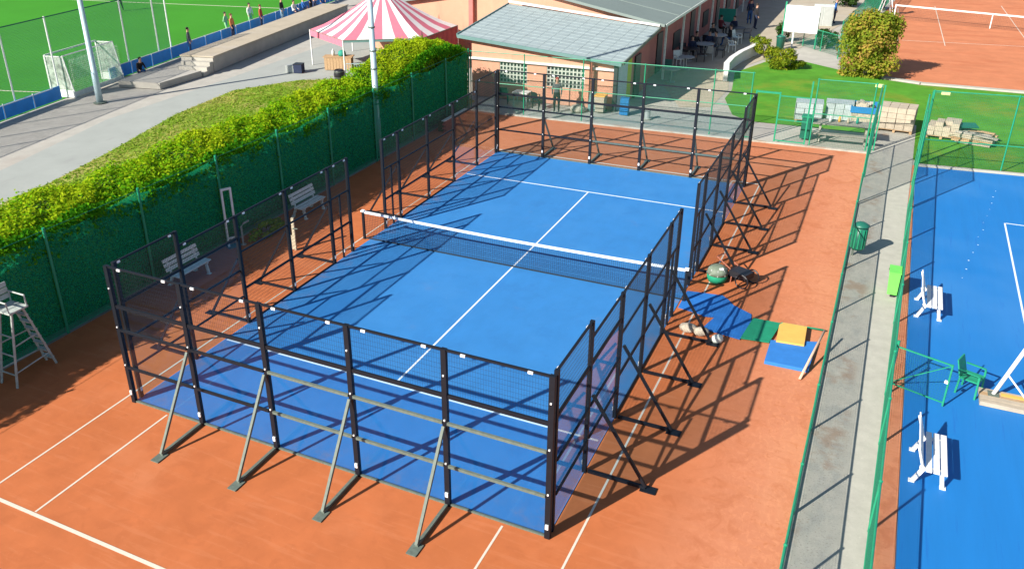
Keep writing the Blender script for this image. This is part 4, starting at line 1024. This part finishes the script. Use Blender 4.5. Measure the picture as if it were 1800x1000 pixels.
def shrub(name, label, cat, loc, rx, ry, h, n, m, size, trunk=True, z0=0.1, tint0=0.45, group=None, ncl=26):
    t = thing(name, label, cat, loc, 0, group)
    if trunk:
        tb_ = MB()
        for k in range(6):
            a = k * 1.05 + random.random(); rr = 0.5 * rx
            tb_.tube([(0.06 * math.cos(a), 0.06 * math.sin(a), 0), (rr * .4 * math.cos(a), rr * .4 * math.sin(a), h * 0.35), (rr * math.cos(a), rr * math.sin(a), h * 0.72)], [0.05, 0.035, 0.012], 6)
        tb_.build("trunk", GREYWOOD, t)
    cl = []
    for k in range(ncl):
        a = random.uniform(0, 6.28); u = random.uniform(-0.95, 1); r_ = math.sqrt(max(0, 1 - u * u)) * random.uniform(0.45, 0.92)
        cl.append((r_ * math.cos(a) * rx, r_ * math.sin(a) * ry, z0 + (h - z0) * (0.5 + 0.42 * u), random.uniform(0.22, 0.42), random.uniform(-0.22, 0.22)))
    P = []; N = []; T = []
    for i in range(n):
        c = random.choice(cl); v = np.random.default_rng(i * 7 + n).normal(0, 1, 3); v /= np.linalg.norm(v)
        q = c[3] * random.uniform(0.55, 1.1) ** 1.0
        P.append((c[0] + v[0] * q * rx * 0.95, c[1] + v[1] * q * ry * 0.95, max(0.04, c[2] + v[2] * q * h * 0.5))); N.append((v[0], v[1], v[2] + 0.4))
        T.append(tint0 + c[4] + random.gauss(0, 0.15))
    leaves("crown", np.array(P), np.array(N), size, m, t, None, np.array(T))
    return t
shrub("garden_tree", "big rounded autumn green bushy tree between the lawn and the far clay court", "tree", (13.0, 40.4, 0), 1.8, 1.6, 3.5, 17000, BUSHLEAF, 0.075, z0=-0.55, tint0=0.74, ncl=46)
shrub("garden_bush", "low yellow green bush at the left end of the lawn", "bush", (8.8, 40.6, 0), 1.15, 1.0, 1.3, 4200, LIMELEAF, 0.06, z0=-0.1, group="low bushes by the lawn")
shrub("garden_bush", "small yellow bush beside the end of the white planter wall", "bush", (7.1, 43.2, 0), 0.6, 0.6, 1.1, 1200, LIMELEAF, 0.06, group="low bushes by the lawn")
shrub("garden_bush", "small brownish bush growing on the curved planter's far end", "bush", (6.5, 45.2, 0), 0.5, 0.6, 0.9, 900, BUSHLEAF, 0.06, group="low bushes by the lawn")
shrub("dark_bush", "dark green shrub behind the white billboard, left side", "bush", (7.5, 48.6, 0), 0.5, 0.5, 1.2, 900, DARKLEAF, 0.07, group="dark shrubs by the far court")
shrub("dark_bush", "dark green shrub between the billboard and the big tree", "bush", (10.2, 47.3, 0), 0.8, 0.6, 1.2, 1400, DARKLEAF, 0.07, group="dark shrubs by the far court")
shrub("dark_bush", "dark shrub mass at the top edge, left of the far net", "bush", (10.2, 65.5, 0), 1.5, 0.9, 1.6, 2200, DARKLEAF, 0.09, group="dark shrubs by the far court")
shrub("dark_bush", "dark shrub just right of the largest dark shrub at the top edge", "bush", (12.4, 64.6, 0), 0.8, 0.7, 1.3, 1400, DARKLEAF, 0.09, group="dark shrubs by the far court")

sg = thing("billboard", "large blank white billboard on posts left of the bushy tree", "sign", (8.65, 47.0, 0), R(-8))
MB().box((0, 0, 1.75), (2.05, 0.06, 1.62)).build("panel", WHITE, sg)
MB().bar((-1.06, 0.05, 0), (-1.06, 0.05, 2.75), 0.10).build("post", GPOST, sg); MB().bar((1.0, 0.07, 0), (1.0, 0.07, 2.2), 0.08).build("post", GPOST, sg)
MB().bar((-0.4, 0.06, 0), (-0.4, 0.06, 0.94), 0.08).build("post", WHITE, sg)
# fence pieces, bins, seat around the far path
wire_fence("green wire fence along the left edge of the far clay court", (11.2, 44.4), (13.4, 72), 2.2, [0.0, 4.5, 9, 13.5, 18, 22.5, 27], pitch=0.12, t=0.008, rails=(1.0, .5))
wire_fence("low green wire fence behind the billboard towards the tree", (7.6, 49.2), (11.3, 45.0), 1.2, [0.0, 1.9, 3.7, 5.4], pitch=0.1, t=0.008)
gbn = thing("garden_bin", "green waste bin standing right of the white billboard post", "bin", (7.7, 45.9, 0))
MB().lathe([(0.22, 0), (0.27, 0.75), (0.29, 0.78), (0.29, 0.84), (0.1, 0.92)], 12).build("body", BIN, gbn, True); MB().lathe([(0.3, 0.78), (0.3, 0.81)], 12).build("rim", BLACKPL, gbn)
person((9.9, 57.0, 0), R(90), 'stand', BLUEC, NAVY, "person in blue standing on the path beyond the billboard")
lc = thing("ball_locker", "pale grey locker on the path beyond the billboard", "cabinet", (9.2, 56.0, 0), R(8))
MB().box((0, 0, 0.7), (1.3, 0.6, 1.4)).build("carcass", OLDWHITE, lc); 
for k in (-0.32, 0.32): MB().box((k, -0.315, 0.7), (0.6, 0.03, 1.3)).build("door", GREYPL, lc)
um = thing("umpire_stand", "white umpire seat at the left end of the far tennis net", "umpire chair", (13.1, 61.4, 0), R(-70))
for sx in (-.3, .3):
    MB().bar((sx, -0.5, 0), (sx * .8, -0.15, 1.6), 0.06).build("leg", WHITE, um); MB().bar((sx, 0.5, 0), (sx * .8, 0.15, 1.6), 0.06).build("leg", WHITE, um)
MB().box((0, 0, 1.63), (0.6, 0.5, 0.05)).build("seat", WHITE, um); MB().box((0, 0.25, 1.95), (0.55, 0.04, 0.5)).build("backrest", WHITE, um)
n2 = thing("tennis_net", "dark tennis net with white band on the far clay court", "net", (13.75, 60.6, 0), R(-18))
MB().bar((0, 0, 0), (0, 0, 1.05), 0.08).build("net_post", WHITE, n2); MB().bar((12.8, 0, 0), (12.8, 0, 1.05), 0.08).build("net_post", WHITE, n2)
MB().bar((0.05, 0, 0.98), (12.75, 0, 0.98), 0.02, 0.10).build("top_band", WHITE, n2)
nb = MB().grid((0.1, 0, 0.05), (1, 0, 0), (0, 0, 1), 12.6, 0.88, 0.1, 0.1, 0.004); nb.build("net_mesh", NETBLACK, n2, kind="stuff")
MB().bar((6.4, -0.02, 0.02), (6.4, -0.02, 0.95), 0.06, 0.01).build("centre_strap", WHITE, n2)
for k, (x, y) in enumerate([(14.9, 39.0), (17.2, 37.0)]):
    s = thing("small_sign", ["small pale yellow plate on the lawn fence, left one", "small pale yellow plate on the lawn fence, right one"][k], "sign", [(14.05, 26.3, 0), (15.75, 26.0, 0)][k], 0, "yellow plates on the fence")
    MB().bar((0, 0.03, 0), (0, 0.03, 2.7), 0.05).build("post", GPOST, s); MB().box(([-0.22, 0.42][k], 0, 2.66), (0.3, 0.02, 0.14)).build("plate", cloth("pale_yellow", (0.70, 0.72, 0.30)), s); MB().bar((0, 0.03, 2.66), ([-0.2, 0.4][k], 0.03, 2.66), 0.02).build("bracket", GPOST, s)

# building materials on the lawn edge
def pallet(parent, w, d):
    for y in np.linspace(-d / 2 + .06, d / 2 - .06, 5): MB().box((0, y, 0.115), (w, 0.1, 0.02)).build("plank", WOOD, parent)
    for x in (-w / 2 + .06, 0, w / 2 - .06): MB().box((x, 0, 0.052), (0.1, d, 0.10)).build("bearer", WOOD, parent)
def block_pallet(loc, rz, nx, ny, nzz, bs, m, label, wrap=True, ragged=False):
    t = thing("block_pallet", label, "pallet", loc, rz, "pallets of building blocks")
    pallet(t, nx * bs[0], ny * bs[1])
    me = MB().box((0, 0, 0), (bs[0] * .95, bs[1] * .95, bs[2] * .94)).mesh("block", m)
    for i in range(nx):
        for j in range(ny):
            for k in range(nzz):
                if 0 < i < nx - 1 and 0 < j < ny - 1 and k < nzz - 1: continue
                if ragged and k == nzz - 1 and random.random() < 0.35: continue
                inst("block", me, t, ((i - (nx - 1) / 2) * bs[0] + random.gauss(0, .006), (j - (ny - 1) / 2) * bs[1] + random.gauss(0, .006), 0.13 + (k + .5) * bs[2]), random.gauss(0, .015))
    if wrap:
        MB().box((0, 0, 0.14 + nzz * bs[2]), (nx * bs[0] + .03, ny * bs[1] + .03, 0.012)).build("cover", WRAP, t)
        for s in (-1, 1):
            MB().box((s * (nx * bs[0] / 2 + .012), 0, .13 + nzz * bs[2] / 2), (0.006, ny * bs[1] + .03, nzz * bs[2])).build("wrap", WRAP, t)
    return t
block_pallet((11.1, 29.9, 0), R(6), 3, 2, 3, (0.38, 0.42, 0.26), WRAP, "grey wrapped pallet of blocks, leftmost of the row on the lawn edge")
block_pallet((12.35, 30.3, 0), R(3), 3, 2, 3, (0.38, 0.42, 0.26), WRAP, "grey pallet of blocks second from the left, next to the blue topped bag")
block_pallet((14.75, 29.9, 0), R(-5), 4, 3, 4, (0.36, 0.36, 0.24), PAVERS, "tallest pale pallet of blocks, right of the blue topped bag", wrap=False)
block_pallet((16.6, 29.6, 0), R(-8), 4, 3, 3, (0.30, 0.34, 0.2), PAVERS, "ragged beige pallet of blocks between the tall pallet and the loose planks", wrap=False, ragged=True)
bgp = thing("bulk_bag", "white bulk bag with a blue rim filled with rubble on the lawn edge", "bag", (13.4, 30.3, 0), R(4))
MB().add([(-0.5, -0.5, 0), (0.5, -0.5, 0), (0.5, 0.5, 0), (-0.5, 0.5, 0), (-0.55, -0.55, 0.62), (0.55, -0.55, 0.62), (0.55, 0.55, 0.62), (-0.55, 0.55, 0.62)], [(0, 1, 5, 4), (1, 2, 6, 5), (2, 3, 7, 6), (3, 0, 4, 7), (3, 2, 1, 0)]).build("bag_wall", SACK, bgp)
for (a, b, c_, d_) in ((0, -0.57, 1.18, 0.05), (0, 0.57, 1.18, 0.05), (-0.57, 0, 0.05, 1.09), (0.57, 0, 0.05, 1.09)): MB().box((a, b, 0.76), (c_, d_, 0.28)).build("rim", BLUEPL, bgp)
rub = MB().lathe([(0.5, 0.6), (0.42, 0.86), (0.2, 0.98), (0.05, 1.0)], 9).build("rubble_heap", PAVERS, bgp)
for k in range(10):
    MB().box((random.uniform(-.35, .35), random.uniform(-.35, .35), 0.93 + random.random() * .08), (0.16, 0.12, 0.09), rz=random.random() * 3, rx=random.random()).build("stone", GREYWOOD, rub)
pw = thing("plank_stack", "untidy low stack of light timber offcuts at the right end of the pallet row", "timber stack", (17.7, 29.3, 0), R(-15))
for k in range(26):
    zl = 0.05 + 0.075 * (k // 5)
    MB().box((random.gauss(0, .12), -0.5 + 0.25 * (k % 5) + random.gauss(0, .03), zl), (random.uniform(1.1, 1.7), 0.16, 0.06), rz=random.gauss(0, .12)).build("plank", random.choice((WOOD, PAVERS, GREYWOOD)), pw)
tp = MB().box((0, 0, 0), (0.75, 0.5, 0.05), rz=0.3, rx=0.12).build("plate", BIN); tp.location = (17.45, 29.6, 0.58); tag(tp, "dark green panel lying on top of the timber offcuts", "panel")

pt = thing("picnic_table", "long grey wooden picnic table with two benches before the pallets", "picnic table", (12.75, 27.3, 0), R(3))
for k in range(5): MB().box((0, -0.36 + 0.18 * k, 0.74), (2.5, 0.16, 0.045)).build("table_slat", GREYWOOD, pt)
for s in (-1, 1):
    for k in range(2): MB().box((0, s * (0.72 + 0.15 * k), 0.44), (2.5, 0.13, 0.045)).build("bench_slat", GREYWOOD, pt)
    MB().bar((s * 0.9, -0.55, 0), (s * 0.9, -0.2, 0.71), 0.09).bar((s * 0.9, 0.55, 0), (s * 0.9, 0.2, 0.71), 0.09).bar((s * .9, -0.85, 0.39), (s * .9, 0.85, 0.39), 0.05, 0.1).build("trestle", GREYWOOD, pt)
gbx = thing("waste_bin", "upright green waste bin on the paving left of the picnic table", "bin", (11.3, 26.9, 0))
MB().box((0, 0, 0.52), (0.36, 0.4, 0.9)).build("body", BIN, gbx); MB().box((0, 0, 1.0), (0.42, 0.46, 0.06)).build("lid", GPOST, gbx); MB().bar((0.21, 0, 0), (0.21, 0, 1.25), 0.06).build("post", GPOST, gbx)
for k in range(4):
    jk = MB().lathe([(0.05, 0), (0.06, 0.1), (0.045, 0.2), (0.02, 0.25)], 8).build("jar", [OLDWHITE, YELLOWMAT, SAND, TEALPL][k], None, True)
    jk.location = (12.2 + 0.35 * k, 27.25 + 0.1 * (k % 2), 0.763); tag(jk, ["white jar standing on the picnic table", "yellow jar standing on the picnic table", "beige jar standing on the picnic table", "teal jar standing on the picnic table"][k], "jar", "jars on the picnic table")

# ================================================================== BENCHES
def bench(loc, rz, m, label, back_w=3):
    """faces local -y; 1.5 m long in x"""
    t = thing("park_bench", label, "bench", loc, rz, "white slatted benches")
    for k in range(3): MB().box((0, -0.20 + 0.145 * k, 0.455), (1.5, 0.115, 0.035)).build("seat_slat", m, t)
    for k in range(3): MB().box((0, 0.245 + 0.045 * k, 0.60 + 0.145 * k), (1.5, 0.03, 0.115), rx=R(-17)).build("back_slat", m, t)
    for s in (-0.58, 0.58):
        MB().bar((s, -0.24, 0.0), (s, -0.16, 0.435), 0.06, 0.08).bar((s, 0.34, 0.0), (s, 0.16, 0.435), 0.06, 0.08).bar((s, -0.26, 0.41), (s, 0.26, 0.41), 0.05, 0.05).bar((s, 0.19, 0.40), (s, 0.365, 0.95), 0.05, 0.06).build("frame", m, t)
        for q in (-0.25, 0.35): MB().box((s, q, 0.012), (0.12, 0.12, 0.024)).build("foot", m, t)
    t.scale = (0.9, 0.9, 0.88)
    return t
bench((16.12, 12.2, 0), R(90), WHITE, "white slatted bench on the blue pitch, farther from the camera")
bench((16.12, 4.97, 0), R(90), WHITE, "white slatted bench on the blue pitch, nearer the camera")
bench((-3.15, 11.1, 0), R(90), OLDWHITE, "white slatted bench by the left hedge, nearer the net")
bench((-3.25, 5.35, 0), R(90), OLDWHITE, "white slatted bench by the left hedge behind the near glass corner")

# ================================================================== RIGHT OF THE COURT
tl = MB().prism([(10.05, 9.55), (10.9, 9.35), (11.75, 9.75), (11.2, 10.55), (11.0, 10.75), (10.05, 10.62)], 0.002, 0.014).build("turf_offcut", TURFPATCH)
tag(tl, "blue turf offcut lying in the court's right entrance", "mat", "loose blue turf pieces")
t2 = MB().prism([(10.75, 9.3), (11.95, 9.62), (11.9, 9.95), (11.3, 10.32), (10.8, 10.0)], 0.016, 0.028).build("turf_offcut", TURFPATCH)
tag(t2, "dark blue turf offcut overlapping the entrance piece and the blue strip", "mat", "loose blue turf pieces")
t3 = MB().prism([(10.88, 8.62), (11.86, 8.46), (11.97, 9.66), (11.1, 9.55)], 0.030, 0.042).build("turf_offcut", TURFPATCH)
tag(t3, "blue turf strip between the entrance piece and the green mat", "mat", "loose blue turf pieces")
def fmat(poly, m, nm, lab, z=0.004, t=0.03):
    o = MB().prism(poly, z, z + t).build(nm, m); tag(o, lab, "mat"); return o
fmat([(11.87, 8.50), (12.55, 8.58), (12.69, 9.69), (11.99, 9.68)], GREENMAT, "green_mat", "green square mat between the blue turf strip and the yellow mat", 0.044)
fmat([(12.70, 8.60), (13.35, 8.66), (13.31, 9.63), (12.74, 9.60), (12.66, 9.45)], YELLOWMAT, "yellow_mat", "yellow square mat overlapping the large blue mat", 0.10, 0.05)
fmat([(12.58, 7.60), (13.57, 7.62), (13.62, 9.05), (12.57, 8.66)], BLUEMAT, "blue_mat", "large blue square mat beside the low green fence", 0.004, 0.09)
stk = MB().tube([(13.43, 7.22, 0.03), (13.74, 8.85, 0.55)], 0.03, 8).build("wooden_pole", cloth("peeled_wood", (0.66, 0.42, 0.30)), None, True); tag(stk, "pale wooden pole leaning on the low fence beside the blue mat", "pole")
for k, (x, y, r_, m) in enumerate([(10.58, 8.42, 0.2, SACK), (10.92, 8.36, 0.17, SACK), (11.36, 8.16, 0.14, OLDWHITE)]):
    s = MB().lathe([(r_ * .8, 0), (r_, 0.07), (r_ * .85, 0.16), (r_ * .3, 0.21)], 10).build("sandbag", m, None, True); s.location = (x, y, 0.005); s.scale = (1.2, 0.8, 1); s.rotation_euler = (0, 0, R(20 * k))
    tag(s, ["largest pale sandbag against the court wall by the strut", "middle pale sandbag by the strut base", "small grey white sandbag at the outer end of the strut"][k], "sandbag", "sandbags by the strut")
tu = thing("ball_tub", "round grey green domed tub with a green base outside the court's right entrance", "tub", (10.66, 11.62, 0))
MB().lathe([(0.26, 0), (0.31, 0.12), (0.325, 0.24), (0.30, 0.26)], 18).build("tub", GREENMAT, tu, True)
MB().lathe([(0.325, 0.262), (0.32, 0.36), (0.26, 0.47), (0.15, 0.54), (0.03, 0.56)], 18).build("dome", mat("dusty_dome", (0.15, 0.19, 0.14), 0.6, 0.35, 7, bump=0.3, bscale=12), tu, True)
for k in range(8):
    a = k * math.pi / 4 + .2; MB().bar((0.328 * math.cos(a), 0.328 * math.sin(a), 0.27), (0.265 * math.cos(a), 0.265 * math.sin(a), 0.47), 0.025, 0.012).build("rib", GREYPL, tu)
MB().box((0.13, -0.15, 0.50), (0.13, 0.10, 0.05), rz=.5).build("vent", CLIP, tu)
tu.scale = (0.9, 0.9, 0.9)
rd = MB().tube([(12.68, 9.78, 0.03), (13.74, 9.79, 0.06)], 0.025, 8).build('green_rod', GPOST, None, True); tag(rd, 'thin green rod lying between the yellow mat and the low fence', 'rod')
ct = thing("hand_cart", "black two wheeled hand cart with red frame right of the green tub", "cart", (11.3, 11.75, 0), R(-25))
MB().box((0, 0, 0.30), (0.55, 0.42, 0.18)).build("tray", BLACKPL, ct)
for s in (-1, 1):
    w = MB()
    w.tube([(0.2 + 0.2 * math.cos(t), s * 0.27, 0.2 + 0.2 * math.sin(t)) for t in np.linspace(0, 6.283, 17)], 0.022, 6, False); w.build("wheel", BLACKPL, ct)
    MB().tube([(-0.25, s * 0.18, 0.4), (-0.75, s * 0.16, 0.62)], 0.018, 6).build("handle", BRICK, ct)
    MB().bar((-0.22, s * 0.16, 0), (-0.2, s * 0.16, 0.22), 0.03).build("leg", BRICK, ct)
MB().tube([(-0.75, -0.17, 0.62), (-0.75, 0.17, 0.62)], 0.02, 6).build("grip", BRICK, ct)

b1 = thing("litter_bin", "dark green slatted litter bin on the low fence beside the concrete path", "bin", (14.12, 15.1, 0))
MB().lathe([(0.17, 0.22), (0.20, 0.3), (0.20, 0.92), (0.17, 0.93)], 14).build("body", BIN, b1, True)
for k in range(12):
    a = k * math.pi / 6; MB().bar((0.207 * math.cos(a), 0.207 * math.sin(a), 0.28), (0.207 * math.cos(a), 0.207 * math.sin(a), 0.9), 0.045, 0.012, up=(math.cos(a), math.sin(a), 0)).build("slat", GPOST, b1)
MB().lathe([(0.235, 0.96), (0.235, 1.0), (0.12, 1.07), (0.02, 1.09)], 14).build("lid", BIN, b1, True); MB().bar((-0.1, 0, 0), (-0.1, 0, 0.98), 0.06).build("post", GALV, b1)
b2 = thing("plastic_bin", "bright light green plastic bin at the foot of the blue pitch fence", "bin", (15.2, 12.75, 0))
MB().add([(-0.14, -0.22, 0.10), (0.10, -0.22, 0.10), (0.10, 0.22, 0.10), (-0.14, 0.22, 0.10), (-0.18, -0.25, 0.74), (0.10, -0.25, 0.74), (0.10, 0.25, 0.74), (-0.18, 0.25, 0.74)], [(0, 3, 2, 1), (0, 1, 5, 4), (1, 2, 6, 5), (2, 3, 7, 6), (3, 0, 4, 7), (4, 5, 6, 7)]).build("body", LIMEBIN, b2)
MB().box((-0.04, 0, 0.757), (0.31, 0.53, 0.03)).build("lid", LIMEBIN, b2); MB().box((0.0, 0, 0.05), (0.12, 0.3, 0.1)).build("foot", BLACKPL, b2); MB().tube([(-0.17, 0.17, 0.68), (-0.20, 0.17, 0.68)], 0.03, 8).build("lock", BLACKPL, b2)
gc = plastic_chair((16.95, 8.35, 0), R(70), GPOST, "green garden chair on the blue pitch beside the open gate", "pitch furniture"); gc.scale = (0.92, 0.92, 0.92); gc.location = (16.9, 8.3, 0)
bp = thing("leaning_post_stand", "white leaning pole on a pale wooden base at the right edge of the blue pitch", "pole stand", (17.35, 8.2, 0))
wb_ = MB()
for k in range(4): MB().box((0.75, -0.30 + 0.155 * k, 0.06 + 0.004 * (k % 2)), (2.0, 0.145, 0.10), rz=R(0)).build("base_plank", PAVERS if k != 2 else WOOD, bp)
MB().tube([(0.02, 0.05, 0.11), (0.62, 0.5, 1.75)], 0.045, 10).build("pole", WHITE, bp, True)
MB().tube([(0.2, 0.18, 0.6), (0.72, -0.12, 0.11)], 0.02, 8).build("strut", WHITE, bp); MB().box((0.02, 0.05, 0.118), (0.22, 0.22, 0.014)).build("pole_foot", GALV, bp); MB().box((0.42, 0.1, 0.116), (0.5, 0.12, 0.01)).build("tie_plate", YELLOWMAT, bp)

# ================================================================== LEFT OF THE COURT
WEATHERED = mat("weathered_paint", (0.40, 0.44, 0.41), 0.7, 0.25, 9)
uc = thing("umpire_chair", "tall weathered white umpire chair with ladder at the left edge", "umpire chair", (-3.2, -0.25, 0))
for sx in (-1, 1):
    MB().tube([(sx * 0.27, -0.52, 0), (sx * 0.20, -0.14, 1.78)], 0.03, 8).build("leg", WEATHERED, uc)
    MB().tube([(sx * 0.17, 0.66, 0.0), (sx * 0.17, 0.16, 1.80)], 0.03, 8).build("ladder_rail", WEATHERED, uc)
    MB().tube([(sx * 0.26, -0.44, 0.35), (sx * 0.17, 0.56, 0.37)], 0.018, 6).build("tie_bar", WEATHERED, uc)
    MB().tube([(sx * 0.235, -0.31, 0.98), (sx * 0.17, 0.39, 1.0)], 0.018, 6).build("tie_bar", WEATHERED, uc)
    MB().tube([(-0.28, sx * 0.23, 1.80), (-0.28, sx * 0.24, 2.08), (0.24, sx * 0.24, 2.08), (0.26, sx * 0.23, 1.80)], 0.022, 6).build("armrest", WEATHERED, uc)
for k in range(7):
    f = 0.11 + 0.125 * k
    MB().box((0, 0.66 - 0.5 * f, 1.8 * f), (0.33, 0.10, 0.03)).build("step", WEATHERED, uc)
for k in range(3): MB().box((-0.2 + 0.2 * k, 0, 1.81), (0.18, 0.50, 0.04)).build("seat_slat", WEATHERED, uc)
for k in range(3): MB().box((-0.30 - 0.015 * k, 0, 1.98 + 0.14 * k), (0.03, 0.48, 0.11)).build("back_slat", WEATHERED, uc)
for z in (0.3, 0.75, 1.2): MB().tube([(-0.27 + z * .04, -0.52 + 0.213 * z, z), (0.27 - z * .04, -0.52 + 0.213 * z, z)], 0.02, 6).build("cross_bar", WEATHERED, uc)

fr = thing("white_frame", "narrow white standing frame against the green windscreen, left of the benches", "frame", (-3.7, 7.75, 0), R(60))
MB().bar((-0.14, 0, 0), (-0.14, 0, 1.9), 0.06).build("upright", WHITE, fr); MB().bar((0.14, 0, 0), (0.14, 0, 1.9), 0.06).build("upright", WHITE, fr); MB().bar((-0.17, 0, 1.93), (0.17, 0, 1.93), 0.06).build("top_bar", WHITE, fr)
MB().bar((-0.11, 0, 0.3), (0.11, 0, 0.3), 0.05).build("cross_bar", WHITE, fr); MB().box((0, 0, 0.015), (0.4, 0.3, 0.03)).build("foot", GALV, fr)
cp = thing("net_winder_post", "cream short post with plate beside the white bench left of the net", "post", (-1.72, 8.35, 0), R(20))
MB().bar((0, 0, 0), (0, 0, 1.08), 0.08).build("shaft", cloth("cream_paint", (0.62, 0.55, 0.40)), cp); MB().box((-0.03, -0.05, 0.28), (0.16, 0.05, 0.46)).build("plate", cloth("cream_paint", (0.6, 0.5, 0.35)), cp); MB().tube([(0, -0.06, 0.75), (0.16, -0.08, 0.75)], 0.02, 6).build("crank", GALV, cp)
shrub("dry_heap", "low heap of dry cut branches at the foot of the windscreen", "brush heap", (-3.35, 8.95, 0), 0.35, 0.75, 0.42, 700, GRASSBLADE, 0.06, trunk=True, z0=0.02)
pp = thing("bent_pipe", "thin grey bent pipe standing at the foot of the windscreen", "pipe", (-3.5, 8.0, 0)); MB().tube([(0, 0, 0), (0, 0, 0.62), (0.03, 0.1, 0.7), (0.06, 0.3, 0.72)], 0.03, 8).build("tube", GREYPL, pp); MB().lathe([(0.09, 0), (0.09, 0.02)], 10).build("flange", GREYPL, pp)
pb = thing("brick_planter", "low red brick trough at the foot of the windscreen, far left side", "planter", (-3.55, 22.6, 0))
bm = MB().box((0, 0, 0), (0.10, 0.235, 0.075)).mesh("brick", BRICK)
for k in range(6):
    for i in range(9): inst("brick", bm, pb, (0.22, -1.0 + 0.25 * i + (0.125 if k % 2 else 0), 0.04 + 0.085 * k))
MB().box((0.02, 0.05, 0.24), (0.28, 2.1, 0.46)).build("fill", HEDGECORE, pb); MB().box((0.2, 0.05, 0.53), (0.16, 2.3, 0.035)).build("coping", OLDWHITE, pb)
